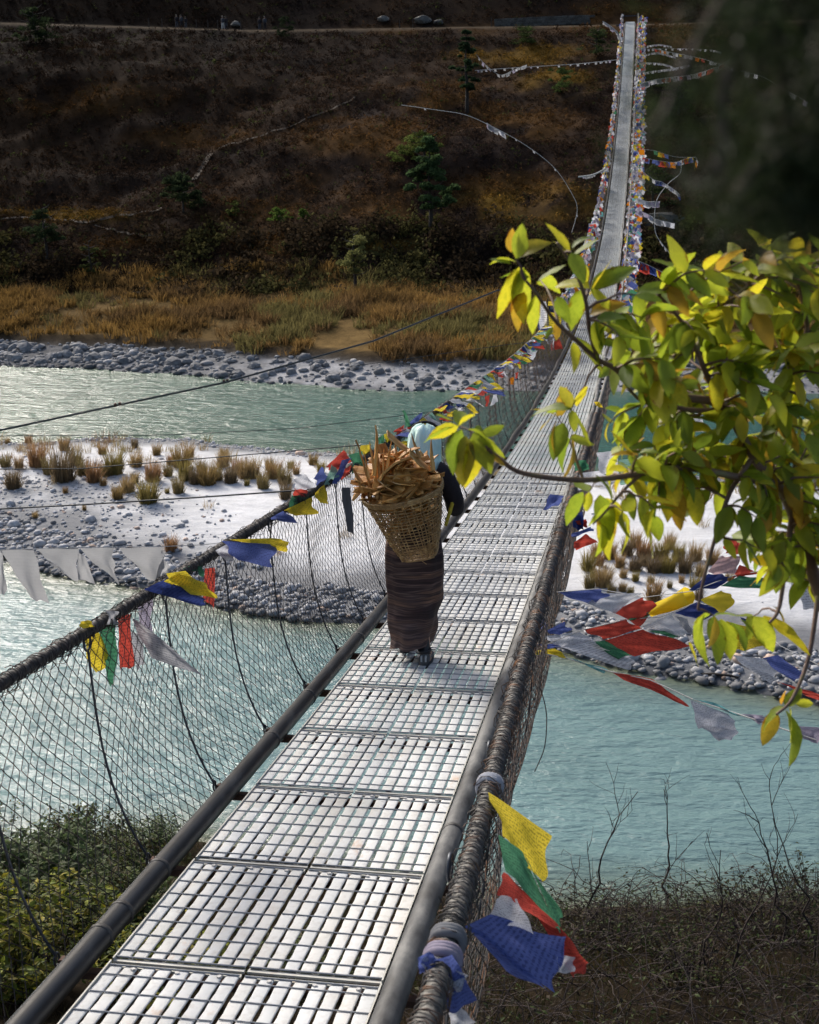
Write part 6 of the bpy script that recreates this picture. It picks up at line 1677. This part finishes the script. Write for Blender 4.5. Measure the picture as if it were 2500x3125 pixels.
for (u, v, rad, hgt, ns_, nl_, ls, cs_, lab) in [
    (60, 3020, 1.5, 1.9, 60, 3600, .085, yel, 'yellow-green leafy bush in the bottom left corner'),
    (330, 2900, 1.3, 1.6, 60, 3600, .075, olive, 'dense olive bush beside the black hose at the bottom left'),
    (120, 2760, 1.5, 1.7, 60, 3800, .10, pale, 'bush with large pale sage leaves behind the fence wire'),
    (380, 2740, 1.4, 1.4, 55, 3600, .07, olive, 'low olive bush under the fence near the third bracket'),
    (250, 2620, 1.5, 1.3, 55, 3200, .075, olive, 'dark green bush topped by upright leaves at the left'),
    (20, 2600, 1.6, 1.5, 55, 3000, .075, olive, 'dark green bush cut by the left frame edge'),
    (480, 2600, 1.0, 1.0, 40, 1500, .055, pale, 'thin pale bush beside the dry brown twigs'),
    (560, 2500, .7, .8, 40, 700, .04, [(.16, .07, .03), (.10, .05, .03)], 'dry rust-brown bush against the black hose'),
    (500, 3040, 1.2, 1.2, 40, 2400, .07, yel, 'bright green bush glimpsed under the deck at the bottom'),
    (2330, 2880, 1.6, 1.5, 70, 900, .06, [(.03, .035, .012), (.05, .05, .016), (.04, .025, .014)], 'dark sparse bush in the middle of the lower right bank'),
    (1880, 2900, 1.3, 1.1, 60, 700, .05, [(.035, .028, .014), (.05, .05, .016)], 'low dark bush below the near cluster of flags'),
    (2500, 2830, 1.6, 1.9, 80, 1200, .06, [(.03, .04, .012), (.05, .055, .018), (.03, .02, .012)], 'tallest dark bush at the lower right frame edge'),
    (2120, 3000, 1.4, 1.2, 60, 1400, .05, [(.05, .07, .016), (.04, .03, .014)], 'olive bush among the brambles at the bottom right'),
    (850, 3000, 1.4, .7, 40, 2200, .06, olive, 'low bush seen through the deck gaps')]:
    p = gpt(u, v); shrub(p.x, p.y, rad, hgt, ns_, nl_, ls, cs_, lab)
# ground cover on the near bank
n = 7000; X = rng.uniform(-18, 10, n); Y = rng.uniform(6, 32, n); k = Y < nb(X) - .3 - 1.5 * vnoise(X, Y * 0); X, Y = X[k], Y[k]
V, F, C = blades(np.stack([X, Y, height(X, Y)], 1), rng.uniform(.15, .6, len(X)), np.full(len(X), .3), 8, .007, .8, cols_=np.where((rng.random(len(X)) < .4)[:, None], [.055, .040, .020], [.028, .032, .012]))
link('bank_grass', np_mesh('bank_grass', V, F, MT['grass'], C), kind='stuff', label='rough grass on the steep near bank', cat='grass')
def twig_tree(b, p, d, ln, r_, depth, rr=random):
    n = 5; pts = [Vector(p)]; dd = Vector(d).normalized()
    for i in range(n):
        dd = (dd + Vector((rr.uniform(-.22, .22), rr.uniform(-.22, .22), rr.uniform(-.12, .16)))).normalized(); pts.append(pts[-1] + dd * ln / n)
    b.tube(pts, [r_ * (1 - .12 * i) for i in range(n + 1)], 4 if r_ > .004 else 3, caps=False)
    if depth > 0:
        for q in range(rr.randint(2, 4)):
            i = rr.randint(1, n); k = Vector((rr.uniform(-1, 1), rr.uniform(-1, 1), rr.uniform(-.2, 1))).normalized()
            twig_tree(b, pts[i], dd + k * .9, ln * rr.uniform(.35, .65), r_ * .55, depth - 1)
# dead bramble tangle (uncountable) at the lower right
b = MB()
for q in range(1500):
    x = random.uniform(-3.2, 9.5); y = random.uniform(8, 29.2); g_ = hz(x, y); p = Vector((x, y, g_ - .05 + (random.uniform(0, .8) if q % 3 else 0)))
    if y > nb(x) - .3: continue
    a = random.uniform(0, 6.28); n_ = 9; pts = [p]; up0 = random.uniform(.1, 1.3)
    for i in range(n_):
        dd = Vector((math.cos(a) * .9, math.sin(a) * .6, up0 * (1 - i / (n_ * .45)))).normalized() + Vector((random.uniform(-.3, .3), random.uniform(-.3, .3), random.uniform(-.25, .25)))
        pts.append(pts[-1] + dd * random.uniform(.12, .34))
    k_ = .6 + y / 22
    b.tube(pts, [.0075 * k_ * (1 - .09 * i) for i in range(n_ + 1)], 3, caps=False)
    for _ in range(3):
        i = random.randint(1, n_); d2 = Vector((random.uniform(-1, 1), random.uniform(-1, 1), random.uniform(-.5, 1))).normalized()
        b.tube([pts[i], pts[i] + d2 * .12, pts[i] + d2 * .25 + Vector((0, 0, -.04))], [.003, .0025, .0015], 3, caps=False)
b.build('bramble_tangle', MT['deadtwig'], kind='stuff', label='tangle of dead dark brambles on the bank at the lower right', cat='brambles')
n = 11000; X = rng.uniform(-3.0, 9.5, n); Y = rng.uniform(8, 29.3, n); h_ = rng.uniform(.02, 1.4, n) * (.3 + .9 * fbm(X * .5, Y * .4))
P = np.stack([X, Y, height(X, Y) + h_], 1)
c = np.array([(.05, .05, .016), (.05, .075, .018), (.045, .03, .016), (.02, .018, .01)])[rng.integers(0, 4, n)] * rng.uniform(.5, 1.3, (n, 1))
V, F, C = leafmass(P, None, rng.uniform(.05, .15, n), c)
link('bramble_leaves', np_mesh('bramble_leaves', V, F, MT['vegn'], C), kind='stuff', label='withered olive leaves caught among the brambles', cat='brambles')
for (u, v, y, ln, lean, lab) in [(2036, 2760, 10, 1.1, (0, 0, 1), 'bare forked sapling beside the grey cable over the water'), (2240, 3020, 9.5, 1.5, (.45, .1, 1), 'bare sapling with a crooked top at the lower right'), (2150, 3000, 9.5, 1.2, (.2, 0, 1), 'thin bare sapling left of the crooked one'),
        (2380, 2900, 9, 1.2, (-.2, 0, 1), 'bare pale stem leaning left over the water'), (1790, 2830, 9, 1.2, (.5, 0, .9), 'low bare shoot behind the green flag'), (2480, 2950, 9, 1.4, (-.5, 0, .8), 'bare stem slanting left from the right frame edge')]:
    base = gpt(u, v, 8); base.z = hz(base.x, base.y); k_ = base.y / y; b = MB()
    random.seed(int(u)); n0 = 6; hh_ = ln * k_ * .55
    kk_ = [Vector((lean[0] * hh_ * .35 * (i / n0) ** 1.5 + random.uniform(-.05, .05) * k_ * (i > 0), random.uniform(-.05, .05), hh_ * i / n0 - .1)) for i in range(n0 + 1)]
    b.tube(kk_, [.011 * k_ * (1 - .06 * i) for i in range(n0 + 1)], 5)
    twig_tree(b, kk_[-1], lean, ln * k_ * .6, .0065 * k_, 2, random); twig_tree(b, kk_[3], (-lean[0] + .5, .1, .8), ln * k_ * .35, .005 * k_, 1, random)
    o = b.build('bare_sapling', MT['deadtwig'], label=lab, cat='sapling', group='bare saplings on the near bank'); o.location = base
# two wisps hanging off the right rail
for (pix, Y_, lab) in (([(1650, 2100), (1668, 2180), (1662, 2280), (1632, 2355)], 5.0, 'long dry stalk hanging below the right rail'), ([(1652, 1830), (1680, 1900), (1700, 1990)], 7.5, 'dry stalk dangling beside the grey cable higher up')):
    P = curve(pix, Y_); b = MB(); b.tube([p - P[0] for p in P], .0022, 4); o = b.build('dry_stalk', MT['deadtwig'], label=lab, cat='stalk'); o.location = P[0]

# ------------------------------------------------------------------ leafy tree in the foreground, right
def leafmesh(k):
    r_ = random.Random(k); n = 7; V, F, UV = [], [], []
    curl = r_.uniform(-.12, .45); fold = r_.uniform(.08, .35); wd = r_.uniform(.20, .27); tw = r_.uniform(-.5, .5)
    for i in range(n + 1):
        t = i / n; w_ = wd * (math.sin(math.pi * t ** .8) ** .75 if 0 < t < 1 else .02) * (1 - .1 * t)
        zc = -curl * t * t; y = t * (1 - .25 * abs(curl) * t)
        for j in (-1, -.5, 0, .5, 1):
            x = j * w_; z = zc + abs(j) * w_ * fold + .012 * math.sin(t * 15 + j * 2) * abs(j)
            ca, sa = math.cos(tw * t), math.sin(tw * t)
            V.append((x * ca - (z - zc) * sa, y, zc + x * sa + (z - zc) * ca)); UV.append(((j + 1) / 2, t))
    for i in range(n):
        for j in range(4): F.append((i * 5 + j, i * 5 + j + 1, i * 5 + j + 6, i * 5 + j + 5))
    # leaf stalk
    return np_mesh('leaf', V, F, MT['leaf'], uv=UV, smooth=True)
LM = [leafmesh(k) for k in range(8)]
YT = 2.75
tree_o = empty('leafy_tree', at(2460, 1760, YT), label='yellowing broad-leaved tree branch reaching in from the right in front of the bridge', cat='tree')
OT = tree_o.location.copy()
G2 = lambda x, y: (1250 + x * .7246, 650 + y * .7246)
R2 = lambda x, y: (1500 + x * .5797, 900 + y * .5797)
branches = [
 ([(2620, 2150), (2500, 1800), (2420, 1560), (2370, 1480), (2300, 1393), (2207, 1242), (2080, 1210), (1917, 1158)], [2.9, 2.8, 2.75, 2.72, 2.7, 2.68, 2.62, 2.55], .016),
 ([(1917, 1158), (1870, 1120), (1825, 1097), (1760, 1040), (1691, 975), (1640, 900), (1600, 850)], [2.55, 2.52, 2.5, 2.47, 2.44, 2.4, 2.38], .006),
 ([(2420, 1560), (2370, 1480), (2280, 1462), (2090, 1427), (1960, 1445), (1780, 1465), (1600, 1445), (1530, 1405), (1490, 1370)], [2.75, 2.7, 2.66, 2.6, 2.56, 2.5, 2.42, 2.38, 2.36], .009),
 ([(2350, 1460), (2317, 1381), (2370, 1225), (2456, 1033), (2458, 964), (2440, 880)], [2.72, 2.7, 2.72, 2.78, 2.8, 2.82], .008),
 ([(2207, 1242), (2160, 1150), (2126, 1068), (2080, 980), (2010, 900)], [2.68, 2.66, 2.64, 2.6, 2.58], .007),
 ([(2207, 1250), (2120, 1252), (2050, 1240), (1960, 1225), (1900, 1160)], [2.7, 2.66, 2.62, 2.58, 2.55], .006),
 ([(2126, 1068), (2180, 960), (2250, 900), (2330, 830)], [2.64, 2.68, 2.72, 2.78], .006),
 ([(1825, 1097), (1800, 1010), (1790, 930), (1770, 860), (1740, 800), (1700, 740)], [2.5, 2.47, 2.45, 2.43, 2.4, 2.38], .005),
 ([(2300, 1393), (2230, 1500), (2190, 1620), (2150, 1760), (2130, 1860)], [2.7, 2.66, 2.63, 2.6, 2.58], .006),
 ([(2420, 1560), (2400, 1700), (2380, 1850), (2350, 1900)], [2.75, 2.7, 2.66, 2.63], .007),
 ([(1960, 1445), (1900, 1500), (1850, 1560), (1810, 1600)], [2.56, 2.52, 2.5, 2.48], .004),
 ([(2500, 1800), (2470, 2000), (2420, 2130), (2370, 2180)], [2.8, 2.72, 2.66, 2.62], .006),
]
nodes = []
for pix, Ys, r_ in branches:
    P = curve(pix, Ys, 5); b = MB()
    b.tube([p - OT for p in P], [r_ * (1 - .6 * i / len(P)) for i in range(len(P))], 7)
    b.build('branch', MT['greentwig'], tree_o)
    nodes += P
leafspots = []
def twig(u, v, nl, near=None, Y=None, spread=1.0, down=0):
    Y = Y or float(I(u, [1250, 1600, 2000, 2500], [2.3, 2.42, 2.6, 2.8])) + random.uniform(-.15, .2)
    tip = at(u, v, Y); a = min(nodes, key=lambda p: (p - tip).length)
    L_ = (tip - a).length
    if L_ > .02:
        n_ = 5; pts = [a.lerp(tip, k / n_) + Vector((0, 0, (.10 if not down else -.02) * L_ * math.sin(math.pi * k / n_))) + Vector([random.uniform(-.03, .03) * L_ for _ in range(3)]) * (0 < k < n_) for k in range(n_ + 1)]
        b = MB(); b.tube([p - OT for p in pts], [.0035 - .0022 * k / n_ for k in range(n_ + 1)], 4, caps=False)
        twg = b.build('twig', MT['greentwig'], tree_o)
    else: pts = [a] * 6
    dr = (tip - a).normalized() if L_ > .02 else Vector((random.uniform(-1, 1), 0, random.uniform(-.5, 1))).normalized()
    for q in range(nl):
        t = 1 - (q // 2) * min(.4, .05 / max(L_, .05)) * 1.0; t = max(.2, t)
        f = t * 5; i = min(4, int(f)); p = pts[i].lerp(pts[i + 1], f - i)
        sd_ = dr.cross(Vector(FW)).normalized() * (1 if q % 2 else -1)
        d = dr * random.uniform(.2, 1.0) + sd_ * random.uniform(.2, 1.0) * spread + Vector((0, 0, -.35 - .5 * down)) + Vector((random.uniform(-.4, .4), random.uniform(-.5, .5), random.uniform(-.3, .3)))
        leafspots.append((p, d.normalized(), random.uniform(.045, .09)))
# leaves placed one by one where the outline shows them: base px, tip px, width comes from the mesh
OUT = [ # (u0,v0,u1,v1)
 (1575, 780, 1655, 722), (1560, 770, 1565, 700), (1575, 800, 1505, 770), (1560, 805, 1500, 790), (1590, 810, 1520, 960), (1600, 815, 1545, 905), (1600, 820, 1570, 965),
 (1640, 860, 1720, 805), (1620, 850, 1540, 815), (1740, 770, 1665, 688), (1745, 760, 1790, 700), (1735, 780, 1690, 735), (1750, 780, 1820, 730), (1755, 790, 1800, 860), (1700, 905, 1735, 985), (1640, 895, 1620, 1010), (1600, 890, 1560, 990),
 (1800, 880, 1935, 825), (1940, 905, 2070, 838), (1780, 880, 1745, 1000), (1800, 900, 1860, 800), (1905, 850, 1870, 800), (1800, 960, 1895, 905), (1700, 985, 1700, 1035), (1690, 1000, 1665, 1025), (1760, 1030, 1830, 1140), (1750, 1045, 1765, 1125),
 (1385, 1300, 1300, 1345), (1395, 1290, 1335, 1265), (1400, 1300, 1440, 1255), (1410, 1310, 1355, 1430), (1420, 1330, 1410, 1480), (1440, 1335, 1455, 1490), (1450, 1330, 1535, 1400), (1430, 1310, 1530, 1340), (1455, 1370, 1540, 1420), (1470, 1330, 1535, 1300), (1445, 1320, 1500, 1440),
 (1700, 1260, 1655, 1250), (1690, 1270, 1645, 1310), (1700, 1285, 1660, 1380), (1720, 1290, 1690, 1400), (1740, 1250, 1720, 1160), (1760, 1240, 1790, 1180), (1750, 1260, 1800, 1350), (1735, 1330, 1700, 1430), (1745, 1340, 1760, 1460),
 (1890, 1095, 1870, 1200), (1900, 1100, 1930, 1190), (1780, 1500, 1735, 1600), (1800, 1500, 1790, 1570), (1830, 1510, 1860, 1640), (1850, 1520, 1900, 1600), (1870, 1540, 1840, 1690), (1900, 1560, 1940, 1680), (1960, 1560, 2000, 1690), (1840, 1600, 1850, 1700), (1990, 1570, 2010, 1650),
 (2150, 1870, 2100, 2010), (2170, 1870, 2120, 1900), (2180, 1880, 2190, 2020), (2200, 1890, 2250, 1990), (2230, 1900, 2290, 1960), (2260, 1890, 2330, 1960), (2300, 1880, 2380, 1990), (2330, 1880, 2460, 2000), (2360, 1850, 2420, 1900), (2100, 1960, 2130, 2030),
 (2370, 2170, 2330, 2270), (2390, 2160, 2350, 2160), (2400, 2170, 2460, 2310), (2410, 2160, 2420, 2260), (2430, 2150, 2490, 2140), (2385, 2150, 2400, 2110),
 (2380, 1620, 2300, 1760), (2400, 1640, 2370, 1800), (2420, 1650, 2440, 1790), (2350, 1600, 2310, 1660), (2080, 1500, 2060, 1620), (2120, 1490, 2130, 1600), (2060, 1420, 2030, 1570)]
for (u0, v0, u1, v1) in OUT:
    Y = float(I(u0, [1250, 1600, 2000, 2500], [2.3, 2.42, 2.6, 2.72]))
    a = at(u0, v0, Y); c_ = at(u1, v1, Y + random.uniform(-.03, .03)); d = c_ - a
    leafspots.append((a, d.normalized(), d.length * 1.08))
n_out = len(leafspots)
for (u, v, nl) in [(1575, 790, 1), (1650, 855, 1), (1745, 770, 1), (1800, 880, 2), (1940, 900, 2), (1400, 1300, 2), (1455, 1335, 2), (1700, 1270, 2), (1745, 1250, 2), (1850, 1530, 2), (1900, 1560, 2), (1800, 1500, 1), (2180, 1880, 2), (2300, 1880, 2), (2390, 2160, 2), (1740, 1340, 1), (1900, 1100, 2)]:
    twig(u, v, nl)
seedr = random.Random(4)
cnt = 0
while cnt < 172:
    u = seedr.uniform(1830, 2560); v = seedr.uniform(740, 1800)
    top = I(u, [1830, 1900, 2060, 2130, 2200, 2500], [960, 880, 860, 770, 745, 730]); bot = I(u, [1830, 1950, 2050, 2200, 2350, 2560], [1480, 1540, 1600, 1540, 1730, 1850])
    lft = I(v, [740, 900, 1100, 1300, 1500, 1800], [2150, 1900, 1870, 1790, 1850, 2250])
    if v < top or v > bot or u < lft: continue
    if (u - 2230) ** 2 / 120 ** 2 + (v - 1265) ** 2 / 60 ** 2 < .35 and seedr.random() < .6: continue
    if u < 2000 and seedr.random() < .55: continue
    twig(u, v, seedr.randint(5, 7)); cnt += 1
rest = []
for i, (p, d, s) in enumerate(leafspots):
    q = Vector(d).to_track_quat('Y', 'Z') @ Matrix.Rotation(random.uniform(-1.0, 1.0), 4, 'Y').to_quaternion()
    if i < 230:
        o = link('leaf', LM[i % 8], tree_o); o.rotation_mode = 'QUATERNION'; o.rotation_quaternion = q; o.location = Vector(p) - OT; o.scale = (s, s, s)
    else: rest.append((p, q, s, i))
random.shuffle(rest)
for k in range(70):
    p, q, s, i = rest.pop(); o = link('leaf', LM[i % 8], tree_o); o.rotation_mode = 'QUATERNION'; o.rotation_quaternion = q; o.location = Vector(p) - OT; o.scale = (s, s, s)
# the remaining leaves, in a handful of joined pieces so that their tones differ
G_n = 24
for g_ in range(G_n):
    Vb, Fb, Ub = [], [], []; off = 0
    for (p, q, s, i) in rest[g_::G_n]:
        me = LM[i % 8]; co = np.array([v.co[:] for v in me.vertices]) * s; Mx = np.array(q.to_matrix())
        Vb.append(co @ Mx.T + np.array(Vector(p) - OT)); Fb.append(np.array([tuple(f.vertices) for f in me.polygons]) + off); off += len(co)
        uvl = np.zeros((len(co), 2)); uvl[:, 0] = np.tile([0, .25, .5, .75, 1], 8); uvl[:, 1] = np.repeat(np.linspace(0, 1, 8), 5); Ub.append(uvl)
    link('leaves', np_mesh('leaves', np.concatenate(Vb), np.concatenate(Fb), MT['leaf'], uv=np.concatenate(Ub), smooth=True), tree_o, kind='stuff')

# dark needle foliage hanging out of focus in the upper right corner
nd_ = empty('conifer_branch', at(2420, -150, .95 * .52), label='dark out-of-focus needle foliage hanging in the upper right corner', cat='branch')
ON = nd_.location.copy(); b = MB(); anch = []
for (pix, Ys, r_) in [([(2700, -200), (2420, -150), (2300, 60), (2210, 260), (2200, 400), (2190, 520)], [1.0, .95, .95, .93, .92, .9], .004), ([(2420, -150), (2380, 150), (2400, 400), (2380, 480), (2300, 520), (2240, 600)], [.95, .97, .98, .97, .95, .93], .003),
        ([(2600, -180), (2520, 150), (2490, 380), (2450, 560)], [1, 1, 1, 1], .003), ([(2300, -150), (2200, 0), (2130, 120), (2070, 240), (2030, 340), (1980, 400)], [.9, .9, .9, .88, .87, .86], .002), ([(2450, 400), (2430, 500), (2440, 560), (2480, 640)], [1, 1, 1.02, 1], .003)]:
    P = curve(pix, [y * .52 for y in Ys], 7); b.tube([p - ON for p in P], r_ * .6, 4); anch += P
b.build('twigs', MT['bark'], nd_)
dens_ = []
for p in anch:
    dd = p.dot(FW); u = 1250 + FPX * p.dot(RT) / dd
    m = int(I(u, [1900, 2050, 2200, 2350], [2, 5, 11, 26]))
    for _ in range(m): dens_.append(tuple(p - ON + Vector((random.gauss(0, .010), random.gauss(0, .008), random.gauss(-.006, .011)))))
P = np.array(dens_); n = len(P)
a = rng.normal(size=(n, 3)) + np.array([0, 0, -1.0]); a /= np.linalg.norm(a, axis=1)[:, None]; L_ = rng.uniform(.008, .018, n)[:, None]
sd_ = np.cross(a, rng.normal(size=(n, 3))); sd_ /= np.linalg.norm(sd_, axis=1)[:, None]
V = np.stack([P - sd_ * .0007, P + sd_ * .0007, P + a * L_], 1).reshape(-1, 3)
cN = np.array([.022, .032, .012])[None] * rng.uniform(.6, 1.6, (n, 1))
link('needles', np_mesh('needles', V, np.arange(n * 3).reshape(-1, 3), MT['vegn'], np.repeat(cN, 3, 0)), nd_, kind='stuff')
